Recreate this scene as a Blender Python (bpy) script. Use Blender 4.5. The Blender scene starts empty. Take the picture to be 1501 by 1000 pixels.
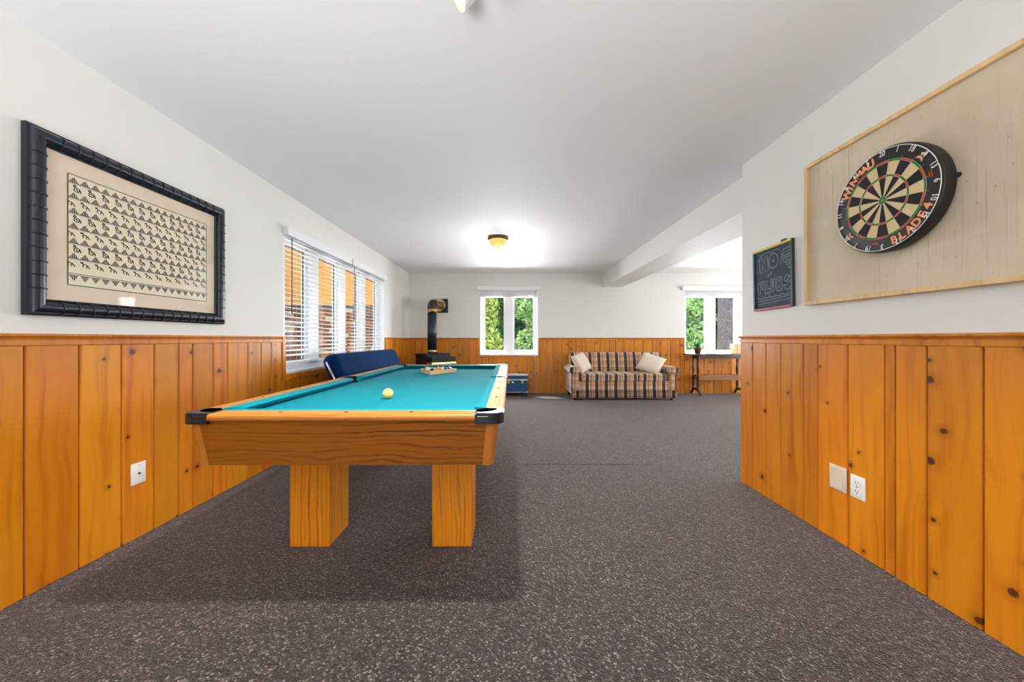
import bpy, bmesh, math, random
import numpy as np
from mathutils import Vector, Matrix, Euler

PI = math.pi
sc = bpy.context.scene
COL = sc.collection
rng = random.Random(7)

# ------------------------------------------------------------------ camera, sky, sun, lights, exposure
cam_d = bpy.data.cameras.new('camera')
cam = bpy.data.objects.new('camera', cam_d); COL.objects.link(cam)
cam.location = (0, 0, 1.01); cam.rotation_euler = (PI/2, 0, 0)
cam_d.sensor_width = 36.0; cam_d.lens = 525/1501*36.0
cam_d.shift_y = -3/1501; cam_d.shift_x = 0.0003
cam_d.clip_start = 0.02; cam_d.clip_end = 300
sc.camera = cam

vs = sc.view_settings
vs.view_transform = 'Standard'; vs.look = 'None'; vs.gamma = 1.0; vs.use_curve_mapping = False
vs.exposure = 0.06

world = bpy.data.worlds.new('world'); sc.world = world; world.use_nodes = True
wn = world.node_tree; bg = wn.nodes['Background']
sky = wn.nodes.new('ShaderNodeTexSky'); sky.sky_type = 'NISHITA'
sky.sun_disc = False; sky.sun_elevation = math.radians(52); sky.sun_rotation = math.radians(-20)
wn.links.new(sky.outputs[0], bg.inputs[0]); bg.inputs[1].default_value = 0.55

def lamp(name, typ, loc, energy, color=(1, 1, 1), rot=(0, 0, 0), **kw):
    d = bpy.data.lights.new(name, typ); d.energy = energy; d.color = color
    for k, v in kw.items(): setattr(d, k, v)
    o = bpy.data.objects.new(name, d); COL.objects.link(o); o.location = loc; o.rotation_euler = rot
    return o
sd = Vector((0.30, -0.45, -0.84))
sun = lamp('sun', 'SUN', (0, 20, 20), 14.0, (1, .95, .86), angle=math.radians(1.0))
sun.rotation_euler = sd.to_track_quat('-Z', 'Y').to_euler()
# daylight at rear door, left windows, an added wing door; aimed up to brighten ceiling
R_ = math.radians
lamp('rear_door_daylight', 'AREA', (0.2, -2.80, 1.0), 24, (.95, .98, 1), (R_(135), 0, 0), shape='RECTANGLE', size=2.6, size_y=1.9)
lamp('wing_door_fill', 'AREA', (6.55, 4.6, 1.0), 150, (.95, .98, 1), (R_(122), 0, PI/2), shape='RECTANGLE', size=2.6, size_y=1.9)
lamp('left_window_daylight', 'AREA', (-4.0, 4.0, .75), 150, (.93, .97, 1), (R_(112), 0, -PI/2), shape='RECTANGLE', size=3.4, size_y=1.5)
for x_ in (-.05, 3.75):
    lamp('back_window_daylight', 'AREA', (x_, 7.55, 1.5), 370, (.95, .98, 1), (R_(-84), 0, 0), shape='RECTANGLE', size=1.7, size_y=1.5)
# added fill lights without lamp bodies, unseen behind camera and round the corner, brightening the ceiling
lamp('rear_ceiling_fill', 'SPOT', (-.75, -.9, .75), 275, (.93, .97, 1), (PI, 0, 0), shadow_soft_size=.55, spot_size=R_(165), spot_blend=.6)
lamp('wing_ceiling_fill', 'SPOT', (4.4, 4.6, .7), 22, (.97, .985, 1), (PI, 0, 0), shadow_soft_size=.4, spot_size=R_(165), spot_blend=.6)
# fill light below the ceiling dome lamp, and the spotlight the picture shows
lamp('below_dome_fill', 'POINT', (-.165, 4.33, 1.66), 12, (1, .98, .95), shadow_soft_size=.25)  # added well below the lamp's shade to brighten the ceiling around it
lamp('spot_light', 'SPOT', (-.165, 1.24, 2.11), 165, (1, .98, .95), shadow_soft_size=.03, spot_size=R_(122), spot_blend=.6)

# ------------------------------------------------------------------ helpers
def S(r, g, b):
    f = lambda c: (c/255/12.92) if c/255 <= .04045 else ((c/255+.055)/1.055)**2.4
    return (f(r), f(g), f(b), 1.0)

class NT:
    def __init__(self, name):
        self.m = bpy.data.materials.new(name); self.m.use_nodes = True
        self.t = self.m.node_tree; self.b = self.t.nodes['Principled BSDF']
        self.out = self.t.nodes['Material Output']
    def n(self, typ, props=None, **ins):
        nd = self.t.nodes.new('ShaderNode'+typ)
        for k, v in (props or {}).items(): setattr(nd, k, v)
        for k, v in ins.items():
            key = int(k[1:]) if k[0] == 'i' and k[1:].isdigit() else k.replace('_', ' ')
            self.set(nd.inputs[key], v)
        return nd
    def set(self, sock, v):
        if hasattr(v, 'is_output'): self.t.links.new(v, sock)
        elif hasattr(v, 'outputs'): self.t.links.new(v.outputs[0], sock)
        else: sock.default_value = v
    def math(self, op, a, b=0.0, c=0.0):
        return self.n('Math', {'operation': op}, i0=a, i1=b, i2=c).outputs[0]
    def mix(self, fac, a, b, blend='MIX'):
        nd = self.t.nodes.new('ShaderNodeMix'); nd.data_type = 'RGBA'; nd.blend_type = blend
        self.set(nd.inputs[0], fac); self.set(nd.inputs[6], a); self.set(nd.inputs[7], b)
        return nd.outputs[2]
    def ramp(self, fac, stops, interp='LINEAR'):
        nd = self.t.nodes.new('ShaderNodeValToRGB'); cr = nd.color_ramp; cr.interpolation = interp
        while len(cr.elements) < len(stops): cr.elements.new(0.5)
        for e, (p, c) in zip(cr.elements, stops):
            e.position = p; e.color = c if len(c) == 4 else (*c, 1)
        self.set(nd.inputs[0], fac); return nd.outputs[0]
    def obj(self):
        tc = self.t.nodes.new('ShaderNodeTexCoord'); s = self.t.nodes.new('ShaderNodeSeparateXYZ')
        self.t.links.new(tc.outputs['Object'], s.inputs[0]); self.co = tc.outputs['Object']
        return s.outputs[0], s.outputs[1], s.outputs[2]
    def xyz(self, x, y, z):
        return self.n('CombineXYZ', None, X=x, Y=y, Z=z).outputs[0]
    def noise(self, vec, scale, detail=3.0, rough=.55, dist=0.0):
        return self.n('TexNoise', None, Vector=vec, Scale=scale, Detail=detail, Roughness=rough, Distortion=dist).outputs[0]
    def rand(self):
        return self.n('ObjectInfo').outputs['Random']
    def bump(self, h, strength=.2, dist=.002):
        self.set(self.b.inputs['Normal'], self.n('Bump', None, Strength=strength, Distance=dist, Height=h).outputs[0])
    def base(self, c, rough=.5, metal=0.0, **kw):
        self.set(self.b.inputs['Base Color'], c); self.set(self.b.inputs['Roughness'], rough)
        self.set(self.b.inputs['Metallic'], metal)
        for k, v in kw.items(): self.set(self.b.inputs[k.replace('_', ' ')], v)
        return self.m

def plain(name, c, rough=.5, metal=0.0, noise=0.06, scale=18, **kw):
    t = NT(name); t.obj()
    f = t.noise(t.co, scale, 4)
    lo = tuple(v*(1-noise) for v in c[:3])+(1,); hi = tuple(min(1, v*(1+noise)) for v in c[:3])+(1,)
    return t.base(t.ramp(f, [(.3, lo), (.7, hi)]), rough, metal, **kw)

def pine(name, light, dark, knot=S(74, 34, 12), rough=.36, knots=True):
    t = NT(name); x, y, z = t.obj(); r = t.rand()
    off = t.math('MULTIPLY', r, 43.0)
    u = t.math('ADD', x, y)
    # slow sideways wander of the grain
    w = t.noise(t.xyz(t.math('MULTIPLY', u, 2.5), t.math('MULTIPLY', z, 1.6), off), 1.0, 2)
    uw = t.math('ADD', u, t.math('MULTIPLY', w, .10))
    g = t.noise(t.xyz(t.math('MULTIPLY', uw, 26.0), t.math('MULTIPLY', z, .55), off), 1.0, 5, .6, .3)
    ring = t.math('SINE', t.math('MULTIPLY', t.noise(t.xyz(t.math('MULTIPLY', uw, 5.0), t.math('MULTIPLY', z, .5), off), 1.0, 2, .45), 60.0))
    f = t.math('ADD', g, t.math('MULTIPLY', ring, .05))
    col = t.ramp(f, [(.28, dark), (.5, light), (.72, tuple(min(1, c*1.08) for c in light[:3])+(1,))])
    cl = t.noise(t.xyz(t.math('MULTIPLY', u, 6), t.math('MULTIPLY', z, 2.2), off), 1.0, 2)
    col = t.mix(t.math('MULTIPLY', t.math('SUBTRACT', cl, .45), 1.1), col, dark)
    if knots:
        v = t.n('TexVoronoi', {'voronoi_dimensions': '2D'}, Vector=t.xyz(t.math('ADD', t.math('MULTIPLY', uw, .92), off), t.math('ADD', z, t.math('MULTIPLY', off, 1.7)), 0.0), Scale=6.2)
        d = v.outputs['Distance']; vc = t.n('SeparateColor', None, Color=v.outputs['Color'])
        on = t.math('GREATER_THAN', vc.outputs[0], .5)
        size = t.math('ADD', .04, t.math('MULTIPLY', t.math('POWER', vc.outputs[1], 2.0), .075))
        dn = t.math('ADD', d, t.math('MULTIPLY', t.math('SUBTRACT', t.noise(t.co, 60, 2), .5), .03))
        q = t.math('DIVIDE', dn, size)
        core = t.math('MULTIPLY', on, t.n('MapRange', None, Value=q, From_Min=.75, From_Max=1.05, To_Min=1.0, To_Max=0.0).outputs[0])
        halo = t.math('MULTIPLY', on, t.n('MapRange', None, Value=q, From_Min=.9, From_Max=3.2, To_Min=.5, To_Max=0.0).outputs[0])
        col = t.mix(halo, col, tuple(c*.62 for c in dark[:3])+(1,))
        kr = t.ramp(q, [(.25, knot), (.62, tuple(c*2.4 for c in knot[:3])+(1,)), (.8, tuple(c*.5 for c in knot[:3])+(1,))])
        col = t.mix(core, col, kr)
    hs = t.n('HueSaturation', None, Hue=t.math('ADD', .496, t.math('MULTIPLY', t.math('FRACT', t.math('MULTIPLY', r, 7.3)), .008)),
             Saturation=1.0, Value=t.math('ADD', .88, t.math('MULTIPLY', r, .24)), Color=col)
    t.bump(g, .12, .002)
    return t.base(hs.outputs[0], rough, 0, Specular_IOR_Level=.35)

def oak(name, along, across, light, dark, rough=.34, k=1.0, coat=0.0, spec=.5):
    t = NT(name); ax = dict(zip('xyz', t.obj())); r = t.math('MULTIPLY', t.rand(), 17.0)
    a = ax[along]; c = ax[across[0]]
    for e in across[1:]: c = t.math('ADD', c, ax[e])
    wob = t.noise(t.xyz(t.math('MULTIPLY', a, 2.2), t.math('MULTIPLY', c, 9.0), r), 1.0, 3)
    cw = t.math('ADD', c, t.math('MULTIPLY', wob, .09*k))
    g1 = t.noise(t.xyz(t.math('MULTIPLY', a, 1.3), t.math('MULTIPLY', cw, 105.0), r), 1.0, 4, .65)
    fine = t.noise(t.xyz(t.math('MULTIPLY', a, 9), t.math('MULTIPLY', cw, 420.0), r), 1.0, 3, .7)
    ring = t.math('SINE', t.math('MULTIPLY', cw, 330.0))
    f = t.math('ADD', t.math('ADD', t.math('MULTIPLY', g1, .62), t.math('MULTIPLY', fine, .38)), t.math('MULTIPLY', ring, .06))
    col = t.ramp(f, [(.33, dark), (.48, light), (.72, tuple(min(1, v*1.12) for v in light[:3])+(1,))])
    t.bump(g1, .08, .001)
    return t.base(col, rough, 0, Coat_Weight=coat, Coat_Roughness=.12, Specular_IOR_Level=spec)

def plaid(name, sx, sy, sz):
    t = NT(name); x, y, z = t.obj()
    s = t.math('ADD', t.math('MULTIPLY', x, sx), t.math('MULTIPLY', y, sy))
    h = t.math('ADD', t.math('MULTIPLY', z, sz), t.math('MULTIPLY', y, 0.0 if sy else .9))
    fs = t.math('FRACT', t.math('ADD', t.math('DIVIDE', s, .157), 10.0))
    fh = t.math('FRACT', t.math('ADD', t.math('DIVIDE', h, .118), 10.0))
    tan = S(184, 152, 126); tan2 = S(190, 146, 108); br = S(70, 50, 44); br2 = S(112, 82, 68); cr = S(224, 210, 196)
    c1 = t.ramp(fs, [(0, br), (.30, br2), (.335, cr), (.40, tan), (.52, br2), (.55, tan2), (.70, cr), (.74, tan2), (.86, cr), (.93, tan)], 'CONSTANT')
    c2 = t.ramp(fh, [(0, S(255, 250, 246)), (.30, S(206, 182, 164)), (.36, S(250, 240, 228)), (.50, S(166, 134, 118)), (.56, S(255, 234, 212)), (.72, S(224, 190, 160)), (.86, S(255, 246, 236))], 'CONSTANT')
    wv = t.noise(t.co, 220, 2)
    col = t.mix(1.0, c1, c2, 'MULTIPLY')
    t.bump(wv, .3, .002)
    return t.base(col, .9, 0, Sheen_Weight=.3)

# materials
M = {}
def build_mats():
    t = NT('wall paint'); t.obj(); t.bump(t.noise(t.co, 90, 3), .06, .002)
    M['wall'] = t.base(t.ramp(t.noise(t.co, 1.2, 2), [(.3, S(225, 223, 219)), (.7, S(229, 227, 223))]), .62)
    t = NT('ceiling paint'); t.obj(); t.bump(t.noise(t.co, 60, 3), .06, .002)
    M['ceiling'] = t.base(t.ramp(t.noise(t.co, .8, 2), [(.3, S(243, 243, 244)), (.7, S(245, 245, 246))]), .7)
    # carpet: short loop tufts, two-tone yarn
    t = NT('loop carpet'); t.obj()
    wv = t.n('TexNoise', None, Vector=t.co, Scale=35.0, Detail=2.0)
    vm = t.n('VectorMath', {'operation': 'SCALE'}, Vector=wv.outputs[1], Scale=.012)
    va = t.n('VectorMath', {'operation': 'ADD'}, i0=t.co, i1=vm.outputs[0])
    v = t.n('TexVoronoi', {'voronoi_dimensions': '2D'}, Vector=va.outputs[0], Scale=180.0)
    ch = t.n('SeparateColor', None, Color=v.outputs['Color'])
    c = t.ramp(ch.outputs[0], [(0, S(30, 24, 23)), (.4, S(50, 42, 40)), (.75, S(68, 58, 55)), (.9, S(98, 87, 83)), (1, S(152, 141, 136))])
    t.bump(v.outputs['Distance'], .6, .006); t.n('Bump')
    c = t.mix(t.math('MULTIPLY', t.noise(t.co, 2.0, 3), .25), c, S(46, 38, 36))
    M['carpet'] = t.base(c, .95, 0, Sheen_Weight=.5, Sheen_Roughness=.3, Sheen_Tint=S(226, 206, 200))
    M['pine'] = pine('knotty pine boards', S(208, 127, 20), S(182, 96, 8))
    M['pine_rail'] = pine('pine rail', S(206, 124, 24), S(174, 92, 12), knots=False)
    M['oak_x'] = oak('oak veneer long grain', 'x', 'z', S(150, 86, 20), S(86, 46, 8))
    M['oak_y'] = oak('oak veneer side grain', 'y', 'z', S(150, 86, 20), S(86, 46, 8))
    M['oak_z'] = oak('oak veneer leg grain', 'z', 'xy', S(236, 146, 26), S(176, 96, 12), k=.6)
    M['oak_rail_x'] = oak('oak rail', 'x', 'zy', S(192, 120, 40), S(150, 86, 26), .42)
    M['oak_rail_y'] = oak('oak side rail', 'y', 'zx', S(186, 122, 52), S(120, 80, 40), .62, spec=.45)
    M['post'] = plain('apron corner wood', S(188, 116, 40), .4, 0, .05)
    t = NT('billiard cloth'); t.obj(); t.bump(t.noise(t.co, 600, 2), .1, .001)
    M['cloth'] = t.base(t.ramp(t.noise(t.co, 5, 4), [(.3, S(0, 128, 142)), (.7, S(0, 136, 150))]), .9, 0, Sheen_Weight=.0, Specular_IOR_Level=.15)
    M['black'] = plain('black plastic', S(30, 31, 36), .35)
    M['casting'] = plain('glossy pocket casting', S(34, 36, 44), .25)
    M['lacquer'] = plain('black lacquer frame', S(27, 31, 42), .26, 0, .1)
    M['pocket'] = plain('pocket liner', S(14, 14, 15), .8)
    M['white'] = plain('white paint', S(236, 237, 240), .4, 0, .02)
    M['vinyl'] = plain('white vinyl', S(240, 241, 244), .35, 0, .015)
    M['slat'] = plain('white blind slat', S(238, 238, 238), .4, 0, .015)
    M['cord'] = plain('cord', S(225, 222, 215), .8)
    M['gasket'] = plain('grey window gasket', S(70, 74, 82), .6)
    M['brass'] = plain('polished brass', S(216, 182, 116), .28, 1.0, .04)
    M['chrome'] = plain('bright steel', S(200, 202, 206), .22, 1.0, .03)
    M['bluefabric'] = plain('navy upholstery', S(4, 42, 84), .95, 0, .14, 9, Specular_IOR_Level=.1)
    M['stove'] = plain('stove enamel', S(16, 20, 28), .5, 0, .1, Specular_IOR_Level=.3)
    M['pipe'] = plain('stove pipe enamel', S(18, 34, 46), .3, 0, .08)
    M['darkchrome'] = plain('smoked chrome elbow', S(96, 90, 88), .12, 1.0, .1)
    M['trunkblue'] = plain('trunk blue', S(2, 76, 116), .5, 0, .1)
    M['plaid'] = plaid('plaid upholstery', 1, 0, 1)
    M['plaid_side'] = plaid('plaid upholstery side', 1, 1, 1)
    M['pillow'] = plain('cream cushion', S(222, 206, 184), .9, 0, .05, 40, Sheen_Weight=.2)
    M['darkwood'] = oak('dark table wood', 'x', 'zy', S(74, 48, 40), S(40, 24, 20), .3)
    M['midwood'] = oak('brown shelf wood', 'x', 'zy', S(140, 88, 50), S(92, 52, 28), .4)
    M['pot'] = plain('clay pot', S(112, 70, 62), .7)
    M['soil'] = plain('soil', S(50, 36, 28), .95)
    M['leaf'] = plain('plant leaf', S(56, 150, 70), .6, 0, .3, 30)
    M['lattice'] = plain('peach lattice', S(240, 206, 170), .6)
    # board behind the darts: cream painted plywood with fine vertical checks
    t = NT('checked plywood'); x, y, z = t.obj()
    f = t.noise(t.xyz(t.math('MULTIPLY', y, 120.0), t.math('MULTIPLY', z, 2.4), x), 1.0, 4, .7)
    cr = t.n('MapRange', None, Value=f, From_Min=.43, From_Max=.27, To_Min=0, To_Max=1).outputs[0]
    pat = t.n('MapRange', None, Value=t.noise(t.co, 2.3, 2), From_Min=.4, From_Max=.65, To_Min=.15, To_Max=1).outputs[0]
    dots = t.n('MapRange', None, Value=t.n('TexVoronoi', None, Vector=t.co, Scale=26.0).outputs['Distance'], From_Min=.085, From_Max=.05, To_Min=0, To_Max=.6).outputs[0]
    c = t.mix(t.math('MULTIPLY', cr, pat), t.ramp(t.noise(t.co, 5, 4), [(.3, S(204, 187, 162)), (.7, S(216, 201, 178))]), S(146, 128, 108))
    c = t.mix(t.math('MULTIPLY', dots, pat), c, S(96, 80, 66)); t.bump(f, .15, .001)
    M['plywood'] = t.base(c, .75)
    M['rawwood'] = pine('raw pine strip', S(228, 194, 146), S(206, 166, 114), knots=False, rough=.6)
    M['db_black'] = plain('sisal black', S(30, 27, 28), .85, 0, .15, 300)
    M['db_cream'] = plain('sisal cream', S(220, 194, 146), .85, 0, .06, 300)
    M['db_red'] = plain('sisal red', S(206, 76, 46), .8, 0, .08, 300)
    M['db_green'] = plain('sisal green', S(22, 136, 60), .8, 0, .08, 300)
    M['db_rim'] = plain('dartboard rim', S(32, 26, 24), .5, 0, .2)
    M['wire'] = plain('wire', S(190, 190, 188), .3, .9, .02)
    M['num'] = plain('number white', S(228, 226, 222), .5, 0, .02)
    M['orange'] = plain('print orange', S(242, 156, 112), .6, 0, .03)
    M['cream'] = plain('print cream', S(246, 214, 178), .6, 0, .03)
    t = NT('chalkboard slate'); t.obj()
    M['slate'] = t.base(t.ramp(t.noise(t.co, 9, 5, .65), [(.3, S(38, 50, 66)), (.7, S(60, 72, 88))]), .8)
    M['chalk'] = plain('chalk', S(146, 156, 172), .95, 0, .1, 90)
    M['c_yellow'] = plain('yellow paint', S(206, 192, 62), .5); M['c_red'] = plain('red paint', S(178, 54, 62), .5)
    M['c_teal'] = plain('dark teal paint', S(28, 66, 82), .5); M['c_green'] = plain('dark green paint', S(44, 56, 50), .5)
    M['plate'] = plain('switch plate white', S(234, 230, 226), .35, 0, .015)
    M['plate_beige'] = plain('switch plate beige', S(216, 200, 178), .4, 0, .02)
    M['hole'] = plain('dark slot', S(40, 36, 34), .7)
    M['mat'] = plain('picture mat', S(226, 206, 184), .8, 0, .03)
    M['paper'] = plain('picture paper', S(232, 216, 192), .85, 0, .03)
    M['ink'] = plain('ink', S(40, 34, 32), .8); M['ink2'] = plain('hatched ink', S(84, 72, 66), .85, 0, .25, 400)
    # exterior
    M['siding'] = oak('cedar siding', 'x', 'zy', S(236, 160, 72), S(196, 112, 40), .6)
    t = NT('rubble brick'); t.obj(); r = t.rand()
    M['brick'] = t.base(t.mix(t.math('MULTIPLY', t.noise(t.co, 30, 4), .6), t.ramp(r, [(0, S(150, 90, 56)), (.35, S(196, 128, 84)), (.6, S(214, 190, 160)), (.8, S(120, 84, 62)), (1, S(226, 210, 186))], 'CONSTANT'), S(110, 82, 62)), .85)
    M['mortar'] = plain('mortar', S(120, 108, 96), .9)
    M['roof'] = plain('roof board', S(150, 140, 128), .8); M['stucco'] = plain('exterior stucco', S(190, 184, 172), .9)
    M['ground'] = plain('forest floor', S(84, 84, 46), .95, 0, .4, 3)
    M['bark'] = plain('grey bark', S(84, 80, 84), .95, 0, .45, 14)
    for k, (a, b) in {'fol_a': (S(104, 140, 50), S(200, 208, 124)), 'fol_b': (S(66, 116, 58), S(164, 194, 132)), 'fol_c': (S(46, 96, 52), S(104, 150, 90))}.items():
        t = NT('leaves '+k); t.obj()
        c = t.ramp(t.noise(t.co, 3.2, 3), [(.32, a), (.68, b)])
        tr = t.n('BsdfTranslucent', None, Color=c); t.base(c, .45)
        mx = t.n('MixShader', None, i0=.45, i1=t.b.outputs[0], i2=tr.outputs[0])
        t.t.links.new(mx.outputs[0], t.out.inputs[0]); M[k] = t.m
    # thin glass
    for nm, k, k0 in (('glass', .05, .002), ('picture_glass', .35, .006)):
        t = NT(nm)
        tr = t.n('BsdfTransparent', None, Color=(1, 1, 1, 1)); gl = t.n('BsdfGlossy', None, Roughness=0.03)
        lw = t.n('LayerWeight', None, Blend=.5)
        fr = t.math('ADD', t.math('MULTIPLY', t.math('POWER', lw.outputs['Facing'], 5.0), k), k0)
        mx = t.n('MixShader', None, i0=fr, i1=tr.outputs[0], i2=gl.outputs[0]); t.t.links.new(mx.outputs[0], t.out.inputs[0])
        M[nm] = t.m
    M['bronze'] = plain('bronze rim', S(92, 70, 52), .35, .6)
    t = NT('lit amber glass'); t.base(S(200, 150, 70), .3, 0, Emission_Color=(1, .70, .22, 1), Emission_Strength=.62); M['dome'] = t.m
    t = NT('lit bulb'); t.base(S(255, 240, 200), .3, 0, Emission_Color=(1, .88, .62, 1), Emission_Strength=9.0); M['bulb'] = t.m
    t = NT('lit reflector'); t.base(S(255, 226, 150), .25, .4, Emission_Color=(1, .72, .25, 1), Emission_Strength=.7); M['reflector'] = t.m
    for nm, c in {'b_yellow': (244, 190, 50), 'b_blue': (30, 50, 130), 'b_red': (200, 50, 36), 'b_purple': (80, 40, 100), 'b_orange': (240, 140, 40),
                  'b_green': (20, 110, 70), 'b_maroon': (120, 36, 34), 'b_black': (22, 22, 24), 'b_white': (240, 232, 206)}.items():
        M[nm] = plain('ball '+nm[2:], S(*c), .12, 0, .02)
    M['cue'] = plain('cue ball ivory', S(250, 198, 112), .15, 0, .03)
build_mats()

# ---- mesh building
def new_bm(): return bmesh.new()
def bm_box(bm, lo, hi, bev=0.0, seg=2, mi=0, mtx=None):
    c = [(lo[i]+hi[i])/2 for i in range(3)]; s = [abs(hi[i]-lo[i]) for i in range(3)]
    r = bmesh.ops.create_cube(bm, size=1.0, matrix=Matrix.Translation(c) @ Matrix.Diagonal((*s, 1)))
    vs_ = r['verts']; fs = set(f for v in vs_ for f in v.link_faces)
    if bev > 0:
        es = list(set(e for v in vs_ for e in v.link_edges))
        rr = bmesh.ops.bevel(bm, geom=es, offset=min(bev, min(s)*.49), segments=seg, profile=.5, affect='EDGES')
        vs_ = list(set(v for v in rr['verts']) | set(v for v in vs_ if v.is_valid))
        fs = set(f for v in vs_ for f in v.link_faces)
    for f in fs: f.material_index = mi
    if mtx is not None: bmesh.ops.transform(bm, matrix=mtx, verts=list(set(v for f in fs for v in f.verts)))
def bm_cyl(bm, p0, p1, r0, r1=None, n=16, mi=0, cap=True):
    p0 = Vector(p0); p1 = Vector(p1); r1 = r0 if r1 is None else r1
    d = p1-p0; q = d.to_track_quat('Z', 'Y').to_matrix()
    a = []; b = []
    for i in range(n):
        an = 2*PI*i/n; w = q @ Vector((math.cos(an), math.sin(an), 0))
        a.append(bm.verts.new(p0+w*r0)); b.append(bm.verts.new(p1+w*r1))
    for i in range(n):
        f = bm.faces.new((a[i], a[(i+1) % n], b[(i+1) % n], b[i])); f.material_index = mi; f.smooth = True
    if cap:
        f = bm.faces.new(a[::-1]); f.material_index = mi
        f = bm.faces.new(b); f.material_index = mi
def bm_tube(bm, pts, r, n=8, mi=0):
    pts = [Vector(p) for p in pts]; rings = []
    for i, p in enumerate(pts):
        d = (pts[min(i+1, len(pts)-1)]-pts[max(i-1, 0)]).normalized()
        ref = Vector((0, 0, 1)) if abs(d.z) < .95 else Vector((0, 1, 0))
        s = d.cross(ref).normalized(); u = s.cross(d).normalized()
        rr = r(i/(len(pts)-1)) if callable(r) else r
        rings.append([bm.verts.new(p+(s*math.cos(2*PI*k/n)+u*math.sin(2*PI*k/n))*rr) for k in range(n)])
    for a, b in zip(rings, rings[1:]):
        for k in range(n):
            f = bm.faces.new((a[k], a[(k+1) % n], b[(k+1) % n], b[k])); f.smooth = True; f.material_index = mi
    bm.faces.new(rings[0][::-1]).material_index = mi; bm.faces.new(rings[-1]).material_index = mi
def bm_lathe(bm, prof, n=20, mtx=None, mi=0):
    rings = []
    for r, z in prof:
        if r < 1e-6: rings.append([bm.verts.new((0, 0, z))])
        else: rings.append([bm.verts.new((r*math.cos(2*PI*k/n), r*math.sin(2*PI*k/n), z)) for k in range(n)])
    for a, b in zip(rings, rings[1:]):
        for k in range(n):
            k2 = (k+1) % n
            if len(a) == 1 and len(b) == 1: continue
            if len(a) == 1: f = bm.faces.new((a[0], b[k2], b[k]))
            elif len(b) == 1: f = bm.faces.new((a[k], a[k2], b[0]))
            else: f = bm.faces.new((a[k], a[k2], b[k2], b[k]))
            f.smooth = True; f.material_index = mi
    if mtx is not None: bmesh.ops.transform(bm, matrix=mtx, verts=[v for r in rings for v in r])
def bm_prism(bm, poly, z0, z1, mtx=None, mi=0):
    a = [bm.verts.new((x, y, z0)) for x, y in poly]; b = [bm.verts.new((x, y, z1)) for x, y in poly]; n = len(poly)
    fs = [bm.faces.new(a[::-1]), bm.faces.new(b)]
    for i in range(n): fs.append(bm.faces.new((a[i], a[(i+1) % n], b[(i+1) % n], b[i])))
    for f in fs: f.material_index = mi
    if mtx is not None: bmesh.ops.transform(bm, matrix=mtx, verts=a+b)
def bm_hull(bm, pts, mi=0):
    """8-corner solid: 4 bottom points (ccw), 4 top points"""
    v = [bm.verts.new(p) for p in pts]
    for q in ((3, 2, 1, 0), (4, 5, 6, 7), (0, 1, 5, 4), (1, 2, 6, 5), (2, 3, 7, 6), (3, 0, 4, 7)):
        bm.faces.new([v[i] for i in q]).material_index = mi
def bm_loft(bm, sections, mi=0, smooth=False):
    """sections: lists of 3d points, closed loops of equal length"""
    rs = [[bm.verts.new(p) for p in s] for s in sections]; n = len(rs[0])
    for a, b in zip(rs, rs[1:]):
        for k in range(n):
            f = bm.faces.new((a[k], a[(k+1) % n], b[(k+1) % n], b[k])); f.material_index = mi; f.smooth = smooth
    bm.faces.new(rs[0][::-1]).material_index = mi; bm.faces.new(rs[-1]).material_index = mi
def ribbon(bm, pts, w, mapf, mi=0):
    """flat stroke along 2-D points"""
    n = len(pts); L = []; R = []
    for i in range(n):
        a = pts[max(i-1, 0)]; b = pts[min(i+1, n-1)]
        dx, dy = b[0]-a[0], b[1]-a[1]; l = math.hypot(dx, dy) or 1
        nx, ny = -dy/l*w/2, dx/l*w/2
        L.append(bm.verts.new(mapf(pts[i][0]+nx, pts[i][1]+ny))); R.append(bm.verts.new(mapf(pts[i][0]-nx, pts[i][1]-ny)))
    for i in range(n-1):
        bm.faces.new((L[i], R[i], R[i+1], L[i+1])).material_index = mi
def obj(name, bm, mats, parent=None, loc=None, rot=None, smooth=None, kind=None):
    bmesh.ops.recalc_face_normals(bm, faces=bm.faces[:])
    me = bpy.data.meshes.new(name); bm.to_mesh(me); bm.free()
    for m in (mats if isinstance(mats, (list, tuple)) else [mats]): me.materials.append(M[m] if isinstance(m, str) else m)
    if smooth is not None:
        me.shade_smooth() if smooth is True else me.shade_auto_smooth(smooth) if hasattr(me, 'shade_auto_smooth') else None
    o = bpy.data.objects.new(name, me); COL.objects.link(o)
    if parent is not None: o.parent = parent
    if loc: o.location = loc
    if rot: o.rotation_euler = rot
    if kind: o['kind'] = kind
    return o
def smooth_by_angle(o, ang=40):
    me = o.data
    for p in me.polygons: p.use_smooth = True
    bm = bmesh.new(); bm.from_mesh(me)
    for e in bm.edges:
        if len(e.link_faces) == 2 and e.calc_face_angle(0) > math.radians(ang): e.smooth = False
    bm.to_mesh(me); bm.free(); return o
def box(name, lo, hi, mat_, parent=None, bev=0.0, seg=2, **kw):
    bm = new_bm(); bm_box(bm, lo, hi, bev, seg); return obj(name, bm, mat_, parent, **kw)
def thing(name, label, cat, loc=(0, 0, 0), rotz=0.0, group=None):
    o = bpy.data.objects.new(name, None); COL.objects.link(o); o.empty_display_size = .1
    o.location = loc; o.rotation_euler = (0, 0, rotz); o['label'] = label; o['category'] = cat
    if group: o['group'] = group
    return o
def tag(o, label, cat, group=None):
    o['label'] = label; o['category'] = cat
    if group: o['group'] = group
    return o
def struct_empty(name, loc=(0, 0, 0), rotz=0.0):
    o = bpy.data.objects.new(name, None); COL.objects.link(o); o.location = loc; o.rotation_euler = (0, 0, rotz)
    o['kind'] = 'structure'; return o
def boxes(name, lst, mat_, kind='structure', parent=None):
    bm = new_bm()
    for lo, hi in lst: bm_box(bm, lo, hi)
    return obj(name, bm, mat_, parent, kind=kind)
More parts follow.
